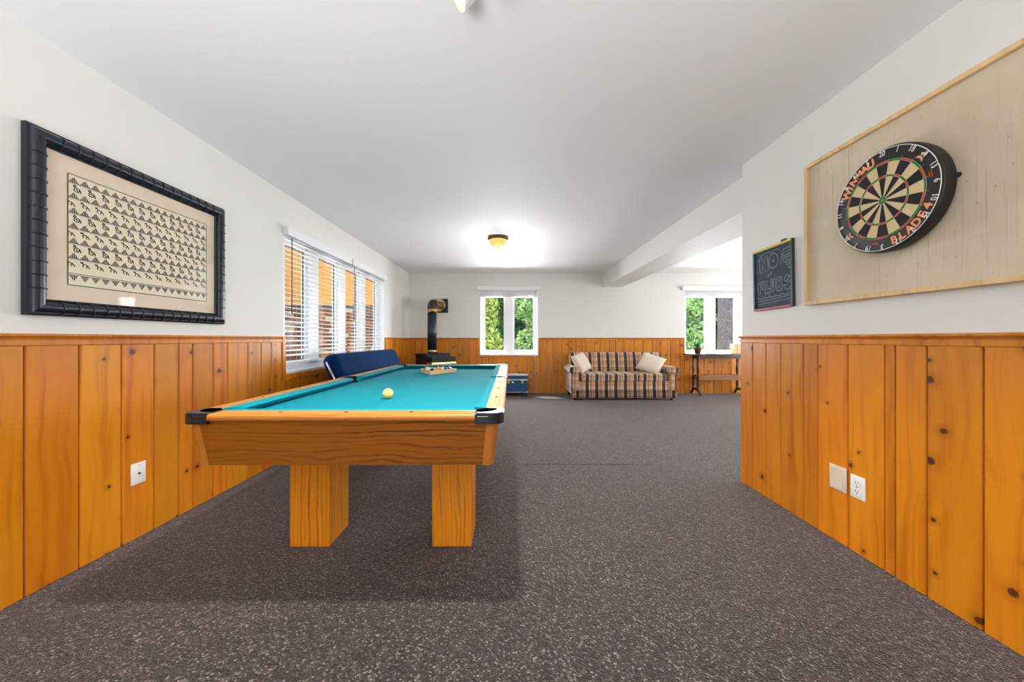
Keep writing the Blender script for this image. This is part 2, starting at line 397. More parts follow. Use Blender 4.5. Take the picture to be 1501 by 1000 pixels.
def text_bm(s, size, bold=0.0):
    """2-D verts/faces of a string (origin left-baseline)"""
    cu = bpy.data.curves.new('t', 'FONT'); cu.body = s; cu.size = size; cu.resolution_u = 3; cu.offset = bold
    o = bpy.data.objects.new('t', cu); COL.objects.link(o)
    dg = bpy.context.evaluated_depsgraph_get(); dg.update()
    me = o.evaluated_get(dg).to_mesh()
    v = [(p.co.x, p.co.y) for p in me.vertices]; f = [tuple(p.vertices) for p in me.polygons]
    o.evaluated_get(dg).to_mesh_clear(); bpy.data.objects.remove(o); bpy.data.curves.remove(cu)
    return v, f
def add_flat(bm, v, f, mapf, mi=0):
    vv = [bm.verts.new(mapf(*p)) for p in v]
    for q in f:
        try: bm.faces.new([vv[i] for i in q]).material_index = mi
        except ValueError: pass

# ------------------------------------------------------------------ room shell
H = 2.24; XL = -1.91; XR = 1.635; YB = 6.665; YC = 2.54; XW = 6.3; YR = -2.6
boxes('floor', [((XL-.16, YR-.16, -.12), (XW+.16, YB+.16, 0))], 'carpet')
boxes('ceiling', [((XL-.16, YR-.16, H), (XW+.16, YB+.16, H+.12))], 'ceiling')
# left wall with the window opening
W1a, W1b, W1z0, W1z1 = 3.0, 5.38, .715, 1.955
wl = boxes('wall_left', [((XL-.16, YR, 0), (XL, W1a, H)), ((XL-.16, W1b, 0), (XL, YB+.16, H)), ((XL-.16, W1a, 0), (XL, W1b, W1z0)), ((XL-.16, W1a, W1z1), (XL, W1b, H))], 'wall')
W2a, W2b, W3a, W3b, WBz0, WBz1 = -.595, .494, 3.205, 4.295, .706, 1.965
wb = boxes('wall_back', [((XL, YB, 0), (W2a, YB+.16, H)), ((W2b, YB, 0), (W3a, YB+.16, H)), ((W3b, YB, 0), (XW+.16, YB+.16, H)),
                         ((W2a, YB, 0), (W2b, YB+.16, WBz0)), ((W2a, YB, WBz1), (W2b, YB+.16, H)), ((W3a, YB, 0), (W3b, YB+.16, WBz0)), ((W3a, YB, WBz1), (W3b, YB+.16, H))], 'wall')
wr = boxes('wall_right', [((XR, YR, 0), (XR+.13, YC, H)), ((XR+.13, YC-.13, 0), (XW, YC, H))], 'wall')
D1a, D1b, D1z = -1.15, 1.55, 2.05
boxes('wall_rear', [((XL-.16, YR-.16, 0), (D1a, YR, H)), ((D1b, YR-.16, 0), (XR+.13, YR, H)), ((D1a, YR-.16, D1z), (D1b, YR, H))], 'wall')
D2a, D2b = 3.25, 5.95
boxes('wall_wing', [((XW, YC-.13, 0), (XW+.16, D2a, H)), ((XW, D2b, 0), (XW+.16, YB, H)), ((XW, D2a, D1z), (XW+.16, D2b, H))], 'wall')
# boxed beam on the ceiling
bm = new_bm(); zb = 1.975
bm_hull(bm, [(1.755, YC, zb), (2.185, YC, zb), (2.05, YB, zb), (1.70, YB, zb), (1.755, YC, H), (2.185, YC, H), (2.05, YB, H), (1.70, YB, H)])
obj('trim_1', bm, 'wall', kind='structure')
# eave over the walls
boxes('roof', [((XL-.75, YR-.7, H+.12), (XW+.7, YB+.66, H+.20))], 'roof')

bm = new_bm(); bm_tube(bm, [(.10, 2.885, .0008), (.66, 2.88, .0012), (1.2, 2.88, .0008)], .0016, 6); obj('carpet_seam', bm, 'carpet', bpy.data.objects['floor'])

def board(parent, axis, a0, a1, z0, z1, front, back):
    """one tongue-and-groove pine board; axis 'y' (side walls) or 'x' (back wall)"""
    g = .0025; b = .004
    bm = new_bm()
    s = 1 if back > front else -1
    def P(u, w, z): return (w, u, z) if axis == 'y' else (u, w, z)
    prof = [(a0+g, front+s*b*1.6), (a0+g+b, front), (a1-g-b, front), (a1-g, front+s*b*1.6), (a1-g, back), (a0+g, back)]
    bm_loft(bm, [[P(u, w, z0) for u, w in prof], [P(u, w, z1) for u, w in prof]])
    return obj('pine_board', bm, 'pine', parent)
def strip(parent, axis, a0, a1, z0, z1, front, back, name='chair_rail'):
    bm = new_bm()
    lo = (min(front, back), a0, z0) if axis == 'y' else (a0, min(front, back), z0)
    hi = (max(front, back), a1, z1) if axis == 'y' else (a1, max(front, back), z1)
    bm_box(bm, lo, hi, .002, 1); return obj(name, bm, 'pine_rail', parent)
def rail(parent, axis, joints, front_sign, plane):
    """moulded chair rail in butt-jointed lengths: lower band, groove, nosed lip"""
    for a0, a1 in zip(joints, joints[1:]):
        bm = new_bm(); s = front_sign; w = plane
        prof = [(w, .982), (w+s*.016, .982), (w+s*.018, .986), (w+s*.018, 1.006), (w+s*.013, 1.010), (w+s*.013, 1.014), (w+s*.024, 1.016), (w+s*.028, 1.022), (w+s*.026, 1.029), (w, 1.032)]
        P = (lambda u, q: (q[0], u, q[1])) if axis == 'y' else (lambda u, q: (u, q[0], q[1]))
        bm_loft(bm, [[P(a0+.0004, q) for q in prof], [P(a1-.0004, q) for q in prof]])
        obj('chair_rail', bm, 'pine_rail', parent)

BW = .0148   # board thickness
# left wall boards
ed = [-2.58, -2.40, -2.22, -2.06, -1.88, -1.72, -1.55, -1.37, -1.2, -1.03, -.86, -.68, -.51, -.36, -.18, 0.0, .17, .33, .5, .68, .85, 1.02, 1.21, 1.395, 1.572, 1.742, 1.901, 2.04, 2.13, 2.277, 2.39, 2.574, 2.711, 2.826, 2.955]
for a, b in zip(ed, ed[1:]): board(wl, 'y', a, b, .004, .984, XL+BW, XL+.0005)
ed = [2.955, 3.06, 3.17, 3.30, 3.44, 3.56, 3.70, 3.85, 3.97, 4.11, 4.26, 4.38, 4.52, 4.66, 4.79, 4.94, 5.06, 5.20, 5.33, 5.43]
for a, b in zip(ed, ed[1:]): board(wl, 'y', a, b, .004, .668, XL+BW, XL+.0005)
ed = [5.43, 5.56, 5.70, 5.85, 5.97, 6.12, 6.25, 6.40, 6.52, 6.648]
for a, b in zip(ed, ed[1:]): board(wl, 'y', a, b, .004, .984, XL+BW, XL+.0005)
rail(wl, 'y', [-2.59, -1.3, -.4, .6, 1.0, 1.69, 1.87, 2.03, 2.29, 2.955], 1, XL)
rail(wl, 'y', [5.425, 6.05, 6.648], 1, XL)
strip(wl, 'y', 2.955, 2.998, .668, 1.03, XL+.021, XL, 'window_trim')
strip(wl, 'y', 2.998, 4.1, .668, .712, XL+.021, XL, 'window_trim'); strip(wl, 'y', 4.1, 5.38, .668, .712, XL+.021, XL, 'window_trim')
strip(wl, 'y', 5.382, 5.425, .668, 1.03, XL+.021, XL, 'window_trim')
# back wall boards
K = .012667
px = lambda v: (590+v/4.7625-750)*K
e1 = [-1.895]+[px(v) for v in (92, 145, 182, 245, 268, 325, 368, 420, 472, 518)]
for a, b in zip(e1, e1[1:]): board(wb, 'x', a, b, .004, .984, YB-BW, YB-.0005)
e2 = [px(v) for v in (518, 560, 600, 635, 690, 740, 800, 868, 915, 962)]
for a, b in zip(e2, e2[1:]): board(wb, 'x', a, b, .004, .662, YB-BW, YB-.0005)
px = lambda v: (730+v/4.057-750)*K
e3 = [e2[-1]]+[px(v) for v in (290, 327, 378, 420, 465, 521, 575, 608, 663, 700, 757, 809, 864, 919, 970, 1025, 1082, 1108)]
for a, b in zip(e3, e3[1:]): board(wb, 'x', a, b, .004, .984, YB-BW, YB-.0005)
e4 = [e3[-1]]+[px(v) for v in (1140, 1180, 1225, 1285, 1330, 1385, 1430, 1475, 1503)]
for a, b in zip(e4, e4[1:]): board(wb, 'x', a, b, .004, .662, YB-BW, YB-.0005)
e5 = [e4[-1]]+[e4[-1]+.165*i for i in range(1, 12)]
e5 = [v for v in e5 if v < XW-.05]+[XW-.002]
for a, b in zip(e5, e5[1:]): board(wb, 'x', a, b, .004, .984, YB-BW, YB-.0005)
rail(wb, 'x', [-1.895, -1.2, e1[-1]], -1, YB)
rail(wb, 'x', [e2[-1], 1.15, 2.0, 2.8, e3[-1]], -1, YB)
rail(wb, 'x', [e4[-1], 5.2, XW-.002], -1, YB)
for (a, b) in ((e1[-1], e2[-1]), (e3[-1], e4[-1])):
    wa, wz = (W2a, W2b) if a < 0 else (W3a, W3b)
    strip(wb, 'x', a, wa-.002, .662, 1.03, YB-.021, YB, 'window_trim'); strip(wb, 'x', wz+.002, b, .662, 1.03, YB-.021, YB, 'window_trim')
    strip(wb, 'x', wa-.002, wz+.002, .662, .703, YB-.021, YB, 'window_trim')
# right wall boards
ed = [2.54, 2.409, 2.283, 2.159, 1.992, 1.898, 1.729, 1.559, 1.516, 1.401, 1.233, 1.06, .90, .74, .58, .41, .25, .08, -.1, -.26, -.43, -.6, -.77, -.93, -1.1, -1.28, -1.44, -1.6, -1.78, -1.95, -2.1, -2.28, -2.44, -2.595]
ed = ed[::-1]
for a, b in zip(ed, ed[1:]): board(wr, 'y', a, b, .004, .984, XR-BW, XR-.0005)
rail(wr, 'y', [-2.59, -1.5, -.4, .5, 1.33, 1.62, 2.02, 2.28, 2.54], -1, XR)

# ------------------------------------------------------------------ windows  (local x along wall, y outward, z up)
def sash(parent, a0, a1, z0, z1, y, fr=.035):
    bm = new_bm()
    bm_box(bm, (a0, y, z0), (a0+fr, y+.035, z1), .003, 1); bm_box(bm, (a1-fr, y, z0), (a1, y+.035, z1), .003, 1)
    bm_box(bm, (a0+fr, y, z0), (a1-fr, y+.035, z0+fr), .003, 1); bm_box(bm, (a0+fr, y, z1-fr), (a1-fr, y+.035, z1), .003, 1)
    s = obj('sash', bm, 'vinyl', parent)
    bm = new_bm(); q = .006
    i0, i1, j0, j1 = a0+fr, a1-fr, z0+fr, z1-fr
    bm_box(bm, (i0, y+.012, j0), (i0+q, y+.024, j1)); bm_box(bm, (i1-q, y+.012, j0), (i1, y+.024, j1))
    bm_box(bm, (i0+q, y+.012, j0), (i1-q, y+.024, j0+q)); bm_box(bm, (i0+q, y+.012, j1-q), (i1-q, y+.024, j1))
    obj('gasket', bm, 'gasket', s)
    bm = new_bm(); bm_box(bm, (i0+q*.5, y+.016, j0+q*.5), (i1-q*.5, y+.019, j1-q*.5)); obj('pane', bm, 'glass', s)
def window(name, loc, rotz, w, z0, z1, sashes, posts, depth=.10):
    root = struct_empty(name, loc, rotz)
    bm = new_bm(); t = .018
    bm_box(bm, (0, .002, z0), (t, .158, z1)); bm_box(bm, (w-t, .002, z0), (w, .158, z1)); bm_box(bm, (t, .002, z1-t), (w-t, .158, z1))
    obj('jamb', bm, 'white', root)
    box('window_sill', (t, -.006, z0), (w-t, .158, z0+.02), 'white', root, .004)
    bm = new_bm(); f = .035
    bm_box(bm, (t, depth-.01, z0+.02), (t+f, depth+.05, z1-t), .003, 1); bm_box(bm, (w-t-f, depth-.01, z0+.02), (w-t, depth+.05, z1-t), .003, 1)
    bm_box(bm, (t+f, depth-.01, z0+.02), (w-t-f, depth+.05, z0+.06), .003, 1); bm_box(bm, (t+f, depth-.01, z1-t-.05), (w-t-f, depth+.05, z1-t), .003, 1)
    for p0, p1 in posts: bm_box(bm, (p0, depth-.016, z0+.06), (p1, depth+.05, z1-t-.05), .003, 1)
    obj('frame', bm, 'vinyl', root)
    for a0, a1 in sashes: sash(root, a0, a1, z0+.06, z1-t-.05, depth+.004)
    return root
# window_1: two double units on the left wall: rotz=+90 -> local x=+Y, local y=-X
w = W1b-W1a
window('window_1', (XL, W1a, 0), PI/2, w, W1z0, W1z1, [(.053, .52), (.70, 1.12), (1.30, 1.70), (1.88, w-.053)], [(.52, .70), (1.12, 1.30), (1.70, 1.88)])
w = W2b-W2a
window('window_2', (W2a, YB, 0), 0, w, WBz0, WBz1, [(.053, .478), (.612, w-.053)], [(.478, .612)])
window('window_3', (W3a, YB, 0), 0, w, WBz0, WBz1, [(.053, .478), (.612, w-.053)], [(.478, .612)])
# rear patio door (behind the camera) and an unseen wing patio door added for its area light
def patio(name, loc, rotz, w, h):
    root = struct_empty(name, loc, rotz)
    bm = new_bm()
    bm_box(bm, (0, .02, 0), (.06, .14, h)); bm_box(bm, (w-.06, .02, 0), (w, .14, h)); bm_box(bm, (.06, .02, h-.06), (w-.06, .14, h)); bm_box(bm, (.06, .02, 0), (w-.06, .14, .04))
    obj('frame', bm, 'vinyl', root)
    for a0, a1, y in ((.06, w/2+.03, .05), (w/2-.03, w-.06, .095)): sash(root, a0, a1, .04, h-.06, y, .07)
patio('door_1', (D1b, YR, 0), PI, D1b-D1a, D1z)
patio('door_2', (XW, D2b, 0), -PI/2, D2b-D2a, D1z)

# ------------------------------------------------------------------ blinds
def lowered_blind(label, y0, y1, ztop, zbot, xplane):
    t = thing('venetian_blind', label, 'blind', (xplane, (y0+y1)/2, ztop), 0, 'blinds on the left windows')
    hw = (y1-y0)/2; L = ztop-zbot
    box('valance', (-.012, -hw-.02, -.012), (.034, hw+.02, .058), 'white', t, .004)
    box('headrail', (-.055, -hw, .0), (-.014, hw, .045), 'white', t, .003)
    n = int((L-.03)/.0415); tilt = math.radians(15)
    me = None
    for i in range(n):
        z = -.03-i*.0415
        if me is None:
            bm = new_bm(); prof = []
            for k in range(6):
                u = -.025+.05*k/5; prof.append((u, .0025-.0025*(u/.025)**2+.0013))
            prof += [(.025, 0), (0, .0012), (-.025, 0)]
            bm_loft(bm, [[(u, -hw+.006, v) for u, v in prof], [(u, hw-.006, v) for u, v in prof]])
            o = obj('slat', bm, 'slat', t); me = o.data
        else:
            o = bpy.data.objects.new('slat', me); COL.objects.link(o); o.parent = t
        o.location = (-.035, 0, z); o.rotation_euler = (0, tilt, 0)
    box('bottom_rail', (-.06, -hw+.006, -L-.012), (-.01, hw-.006, -L+.008), 'slat', t, .003)
    for yy in (-hw*.72, 0, hw*.72):
        bm = new_bm()
        for xx in (-.061, -.009): bm_cyl(bm, (xx, yy, -L), (xx, yy, .0), .0011, n=6)
        obj('ladder_cord', bm, 'cord', t)
    bm = new_bm(); bm_cyl(bm, (-.004, -hw+.09, -L*.62), (-.004, -hw+.09, -.012), .004, n=8); obj('tilt_wand', bm, 'gasket', t)
lowered_blind('white slatted blind in the nearer half of the left window, beside the framed picture', 3.01, 4.17, 1.895, .81, XL+.012)
lowered_blind('white slatted blind in the farther half of the left window, toward the room corner', 4.24, 5.345, 1.895, .81, XL+.012)
def raised_blind(label, x0, x1, cord):
    t = thing('venetian_blind', label, 'blind', ((x0+x1)/2, YB, 1.90), 0, 'raised blinds on the back windows')
    hw = (x1-x0)/2
    box('valance', (-hw-.045, -.055, .012), (hw+.045, -.004, .092), 'white', t, .005)
    box('headrail', (-hw+.022, .010, .0), (hw-.022, .055, .04), 'white', t, .003)
    bm0 = None
    for i in range(11):
        z = -.008-i*.0082
        if bm0 is None:
            bm = new_bm(); bm_box(bm, (-hw+.024, .008, -.003), (hw-.024, .057, .003), .002, 1); o = obj('slat', bm, 'slat', t); bm0 = o.data
        else:
            o = bpy.data.objects.new('slat', bm0); COL.objects.link(o); o.parent = t
        o.location = (0, 0, z)
    box('bottom_rail', (-hw+.024, .006, -.112), (hw-.024, .059, -.097), 'slat', t, .003)
    if cord:
        bm = new_bm(); bm_tube(bm, [(hw-.06, -.03, .02), (hw-.055, -.034, -.6), (hw-.06, -.04, -1.2), (hw-.055, -.035, -1.86)], .0035, 6)
        bm_cyl(bm, (hw-.055, -.035, -1.895), (hw-.055, -.035, -1.86), .008, .004, 8)
        obj('pull_cord', bm, 'cord', t)
raised_blind('white blind pulled up above the middle back window, its cord hanging to the floor', W2a, W2b, True)
raised_blind('white blind pulled up above the right back window behind the console table', W3a, W3b, False)

# ------------------------------------------------------------------ pool table
def make_table():
    W, L, Z = .605, 1.30, .73
    t = thing('pool_table', 'oak pool table with turquoise cloth and black corner castings on square legs', 'pool table', (-.64, 2.63, 0), math.radians(.25))
    R = .056; C = .088; CU = .125    # pocket radius, corner pocket centre, cushion nose inset
    # cloth bed with pocket notches
    def arc(cx, cy, r, a0, a1, n=9): return [(cx+r*math.cos(math.radians(a0+(a1-a0)*i/n)), cy+r*math.sin(math.radians(a0+(a1-a0)*i/n))) for i in range(n+1)]
    w, l = W-.09, L-.09
    poly = []
    poly += arc(-W+C, -L+C, R, 105, -15)
    poly += arc(W-C, -L+C, R, 195, 75)
    poly += [(w, -.06)]+arc(W-.062, 0, R, 232, 128)+[(w, .06)]
    poly += arc(W-C, L-C, R, 285, 165)
    poly += arc(-W+C, L-C, R, 15, -105)
    poly += [(-w, .06)]+arc(-W+.062, 0, R, 52, -52)+[(-w, -.06)]
    bm = new_bm(); bm_prism(bm, poly, .668, .693); obj('bed_cloth', bm, 'cloth', t)
    for cx, cy in ((-W+C, -L+C), (W-C, -L+C), (W-C, L-C), (-W+C, L-C), (-W+.062, 0), (W-.062, 0)):
        bm = new_bm(); bm_lathe(bm, [(0, .585), (R*.8, .59), (R-.001, .63), (R-.001, .686), (R-.006, .686), (R-.008, .632), (R*.75, .596), (0, .592)], 20, Matrix.Translation((cx, cy, 0)))
        obj('pocket', bm, 'pocket', t)
    # rails + cushions, cross-section (d inward from outer edge, z)
    def railseg(axis, sign, a0, a1, woodmat, ma0=.055, ma1=.055):
        outer = L if axis == 'x' else W
        def P(u, d, z):
            w_ = sign*(outer-d); return (u, w_, z) if axis == 'x' else (w_, u, z)
        prof = [(.004, .704), (0, .708), (0, .722), (.003, .727), (.010, Z), (.076, Z), (.076, .70)]
        bm = new_bm(); bm_loft(bm, [[P(a0, d, z) for d, z in prof], [P(a1, d, z) for d, z in prof]])
        r = smooth_by_angle(obj('rail', bm, woodmat, t), 50)
        cp = [(.0762, Z), (.085, Z+.001), (.112, Z-.0005), (.1225, Z-.005), (.125, Z-.009), (.122, Z-.013), (.098, .696), (.0762, .6935)]
        bm = new_bm(); secs = []
        for k in (0, 1):
            s_ = []
            for d, z in cp:
                m = (d-.0762)/.05
                u = a0+m*ma0 if k == 0 else a1-m*ma1
                s_.append(P(u, d, z))
            secs.append(s_)
        bm_loft(bm, secs); c = obj('cushion', bm, 'cloth', r)
        smooth_by_angle(c, 50)
        return P
    railsights = []
    q = .108
    P = railseg('x', -1, -W+q, W-q, 'oak_rail_x'); railsights += [P(u, .042, Z) for u in (-.25, 0, .25)]
    P = railseg('x', 1, -W+q, W-q, 'oak_rail_x'); railsights += [P(u, .042, Z) for u in (-.25, 0, .25)]
    for s in (-1, 1):
        P = railseg('y', s, -L+q, -.07, 'oak_rail_y', .055, .02); railsights += [P(u, .042, Z) for u in (-.90, -.60, -.30)]
        P = railseg('y', s, .07, L-q, 'oak_rail_y', .02, .055); railsights += [P(u, .042, Z) for u in (.90, .60, .30)]
    me = None
    for p in railsights:
        if me is None:
            bm = new_bm(); bm_cyl(bm, (0, 0, -.001), (0, 0, .0012), .0075, n=14); o = obj('sight', bm, 'pocket', t); me = o.data
        else: o = bpy.data.objects.new('sight', me); COL.objects.link(o); o.parent = t
        o.location = p
    # corner castings
    for sx, sy in ((-1, -1), (1, -1), (1, 1), (-1, 1)):
        pl = [(q, 0)]+arc(.05, .05, .05, 270, 180, 8)+[(0, q), (.078, q)]
        pl += [p for p in arc(C, C, R+.001, 160, 290, 10)]
        pl += [(q, .078)]
        mt = Matrix.Translation((sx*W, sy*L, 0)) @ Matrix.Diagonal((-sx, -sy, 1, 1))
        bm = new_bm(); bm_prism(bm, pl, .692, .7335, mt)
        bmesh.ops.bevel(bm, geom=[e for e in bm.edges if abs(e.verts[0].co.z-.7335) < 1e-5 and abs(e.verts[1].co.z-.7335) < 1e-5], offset=.004, segments=2, affect='EDGES')
        c = obj('corner_casting', bm, 'casting', t)
        bm = new_bm()      # screw plate on the front face
        bm_box(bm, (.058, -.0015, .70), (.1, .001, .722), .001, 1, 0, mt); obj('badge', bm, 'black', c)
    # side pocket castings
    for s in (-1, 1):
        pl = [(0, -.07), (0, .07), (.076, .07), (.08, .052)]+[(.062+ (R+.001)*math.cos(a), (R+.001)*math.sin(a)) for a in [math.radians(100+160*i/10) for i in range(11)]]+[(.08, -.052), (.076, -.07)]
        mt = Matrix.Translation((s*W, 0, 0)) @ Matrix.Diagonal((-s, 1, 1, 1))
        bm = new_bm(); bm_prism(bm, pl, .695, .732, mt); obj('side_casting', bm, 'casting', t)
    # apron: four sloped panels and four rounded corner posts
    T, B = .703, .527
    def panel(axis, sign, half_t, half_b, top, bot, m):
        def P(u, d, z): return (u, sign*d, z) if axis == 'x' else (sign*d, u, z)
        bm = new_bm()
        bm_hull(bm, [P(-half_b, bot-.02, B), P(half_b, bot-.02, B), P(half_b, bot, B), P(-half_b, bot, B), P(-half_t, top-.02, T), P(half_t, top-.02, T), P(half_t, top, T), P(-half_t, top, T)])
        obj('apron_panel', bm, m, t)
    panel('x', -1, .543, .524, L-.014, L-.042, 'oak_x'); panel('x', 1, .543, .524, L-.014, L-.042, 'oak_x')
    panel('y', -1, L-.062, L-.085, W-.022, W-.040, 'oak_y'); panel('y', 1, L-.062, L-.085, W-.022, W-.040, 'oak_y')
    for sx, sy in ((-1, -1), (1, -1), (1, 1), (-1, 1)):
        secs = []
        for z, ox, oy, ix in ((B-.002, W-.040, L-.042, .0), (T, W-.022, L-.014, .0)):
            r = .028; pts = [(ox-.043, oy)]
            pts += [(ox-r+r*math.sin(a), oy-r+r*math.cos(a)) for a in [PI/2*i/8 for i in range(9)]]
            pts += [(ox, oy-.048), (ox-.022, oy-.048), (ox-.043, oy-.022)]
            secs.append([(sx*x_, sy*y_, z) for x_, y_ in pts])
        bm = new_bm(); bm_loft(bm, secs); smooth_by_angle(obj('corner_post', bm, 'post', t), 35)
    box('cabinet_bottom', (-W+.062, -L+.064, B), (W-.062, L-.064, B+.014), 'black', t)
    for sx in (-1, 1):
        for sy in (-1, 1):
            lg = box('leg', (sx*.345-.096, sy*.787-.103, 0), (sx*.345+.096, sy*.787+.103, B), 'oak_z', t, .002, 1)
    return t
make_table()
ZC = .6931
def sphere_bm(r, mi_fn=None):
    bm = new_bm(); bmesh.ops.create_uvsphere(bm, u_segments=28, v_segments=18, radius=r)
    for f in bm.faces:
        f.smooth = True
        if mi_fn: f.material_index = mi_fn(f.calc_center_median()/r)
    return bm
BR = .0276
tag(obj('cue_ball', sphere_bm(BR), 'cue', loc=(-.655, 1.895, ZC+BR)), 'ivory cue ball alone on the turquoise cloth', 'ball')
# rack: triangle with one vertex toward the camera
apex = Vector((-.712, 3.135)); ang = math.radians(-2)
rt = thing('ball_rack', 'wooden triangle ball rack lying full on the far end of the cloth', 'rack', (apex.x, apex.y, ZC+.0005), ang)
d = BR*2; side = 4*d+2*BR*math.sqrt(3)+.004
h3 = side*math.sqrt(3)/2
def tri(off):
    # triangle apex at (0, off), opening toward +y, inset by off
    a = Vector((0, 2*off)); k = side+.028-2*math.sqrt(3)*off
    return [a, a+Vector((k/2, k*math.sqrt(3)/2)), a+Vector((-k/2, k*math.sqrt(3)/2))]
o_, i_ = tri(0), tri(.008)
for k in range(3):
    bm = new_bm(); a, b, c, e = o_[k], o_[(k+1) % 3], i_[(k+1) % 3], i_[k]
    bm_hull(bm, [(*a, 0), (*b, 0), (*c, 0), (*e, 0), (*a, .036), (*b, .036), (*c, .036), (*e, .036)]); obj('side_bar', bm, 'rawwood', rt)
rack_order = [('b_black', 0, 'solid black ball at the near point of the rack'),
              ('b_black', 1, 'white ball with black stripe in the rack, second row left'), ('b_orange', 0, 'solid orange ball in the rack, second row right'),
              ('b_blue', 1, 'white ball with blue stripe in the rack, third row left'), ('b_yellow', 1, 'white ball with yellow stripe in the rack, middle of the third row'), ('b_orange', 1, 'white ball with orange stripe in the rack, third row right'),
              ('b_yellow', 0, 'solid yellow ball in the rack, fourth row left edge'), ('b_green', 1, 'white ball with green stripe in the rack, fourth row'), ('b_red', 0, 'solid red ball in the rack, fourth row'), ('b_blue', 0, 'solid blue ball in the rack, fourth row right edge'),
              ('b_maroon', 0, 'solid maroon ball in the far left corner of the rack'), ('b_green', 0, 'solid green ball in the back row of the rack'), ('b_purple', 0, 'solid purple ball in the middle of the back row of the rack'), ('b_red', 1, 'white ball with red stripe in the back row of the rack'), ('b_purple', 1, 'white ball with purple stripe in the far right corner of the rack')]
k = 0
y0 = .008*2+2*BR+.002
for row in range(5):
    for j in range(row+1):
        m, stripe, lab = rack_order[k]; k += 1
        p = Vector(((j-row/2)*d, y0+row*d*math.sqrt(3)/2)); p.rotate(Matrix.Rotation(ang, 2)); p += apex
        if stripe: bm = sphere_bm(BR, lambda c: 1 if abs(c.z) < .5 else 0); ms = ['b_white', m]
        else: bm = sphere_bm(BR, lambda c: 1 if c.z > .9 else 0); ms = [m, 'b_white']
        tag(obj('pool_ball', bm, ms, loc=(p.x, p.y, ZC+BR), rot=(rng.uniform(-.9, .9), rng.uniform(-.9, .9), rng.uniform(0, 6))), lab, 'ball', 'balls in the triangle rack')
# ------------------------------------------------------------------ futon back by the blinds
t = thing('folding_futon', 'navy blue padded futon back propped up below the slatted blinds', 'futon', (-1.52, 4.13, 0))
bm = new_bm(); bm_box(bm, (-.075, -.87, -.36), (.075, .87, .36), .07, 5)
o = obj('backrest', bm, 'bluefabric', t, loc=(-.025, 0, .535), rot=(0, math.radians(-25), 0)); smooth_by_angle(o, 60)
bm = new_bm()
for z in (-.15, .12): bm_tube(bm, [(.077, -.83, z), (.078, .83, z)], .003, 6)
obj('seam_piping', bm, 'bluefabric', o)
for s in (-1, 1):
    bm = new_bm(); bm_tube(bm, [(-.15, s*.90, .80), (-.06, s*.905, .62), (.05, s*.905, .32), (.12, s*.90, .02)], .010, 8); bm_tube(bm, [(.03, s*.90, .38), (-.12, s*.90, .012)], .010, 8)
    obj('side_frame', bm, 'chrome', t)
bm = new_bm(); bm_tube(bm, [(.12, -.90, .02), (.12, .90, .02)], .010, 8); obj('floor_bar', bm, 'chrome', t)

# ------------------------------------------------------------------ corner stove
t = thing('heating_stove', 'dark enamel corner stove with brass trim and a tall flue pipe', 'stove', (-1.283, 6.034, 0), math.radians(42))
# local: front is -y
box('pedestal', (-.20, -.17, 0), (.20, .25, .10), 'stove', t, .006)
box('firebox', (-.225, -.10, .10), (.225, .275, .745), 'stove', t, .008)
box('top_plate', (-.24, -.09, .745), (.24, .29, .765), 'stove', t, .006)
box('hood', (-.225, -.275, .635), (.225, -.10, .72), 'stove', t, .006)
box('trim_strip', (-.228, -.279, .600), (.228, -.10, .634), 'brass', t, .004)
dr = box('door', (-.225, -.27, .13), (.225, -.10, .599), 'stove', t, .006)
box('door_glass', (-.16, -.274, .22), (.16, -.268, .54), 'casting', dr, .002); box('door_handle', (.18, -.295, .33), (.20, -.268, .46), 'brass', dr, .004)
f = thing('flue_pipe', 'dark flue pipe with brass rings bending from the stove top into the back wall', 'pipe', (-1.372, 6.17, .766))
bm = new_bm(); bm_cyl(bm, (0, 0, .05), (0, 0, .71), .0775, n=28); obj('riser', bm, 'pipe', f)
bm = new_bm(); bm_cyl(bm, (0, 0, 0), (0, 0, .055), .0785, n=28); bm_cyl(bm, (0, 0, .03), (0, 0, .04), .081, n=28); obj('collar', bm, 'brass', f)
bm = new_bm(); bm_cyl(bm, (0, 0, .695), (0, 0, .765), .083, n=28); bm_cyl(bm, (0, 0, .72), (0, 0, .74), .086, n=28); obj('collar', bm, 'brass', f)
# elbow from vertical to horizontal (+y with a slight turn to +x)
dirh = Vector((.13, 1, 0)).normalized(); pts = []; Rb = .095
for i in range(9):
    a = PI/2*i/8; pts.append(Vector((0, 0, .765))+dirh*(Rb*(1-math.cos(a)))+Vector((0, 0, Rb*math.sin(a))))
bm = new_bm(); bm_tube(bm, pts, .079, 28)
for i in range(2, 8, 2): bm_tube(bm, [pts[i]-(pts[i+1]-pts[i])*.12, pts[i]+(pts[i+1]-pts[i])*.12], .0815, 28)
obj('elbow', bm, 'darkchrome', f)
e = pts[-1]
bm = new_bm(); bm_tube(bm, [e, e+dirh*.30], .077, 28); obj('wall_run', bm, 'darkchrome', f)
for a0, a1, r in ((.01, .035, .0835), (.255, .30, .112)):
    bm = new_bm(); bm_tube(bm, [e+dirh*a0, e+dirh*a1], r, 28); obj('collar', bm, 'brass', f)
c = e+dirh*.385
box('wall_plate', (c.x-.128, YB-6.17-.016, c.z-.128), (c.x+.128, YB-6.17-.001, c.z+.128), 'black', f, .003)

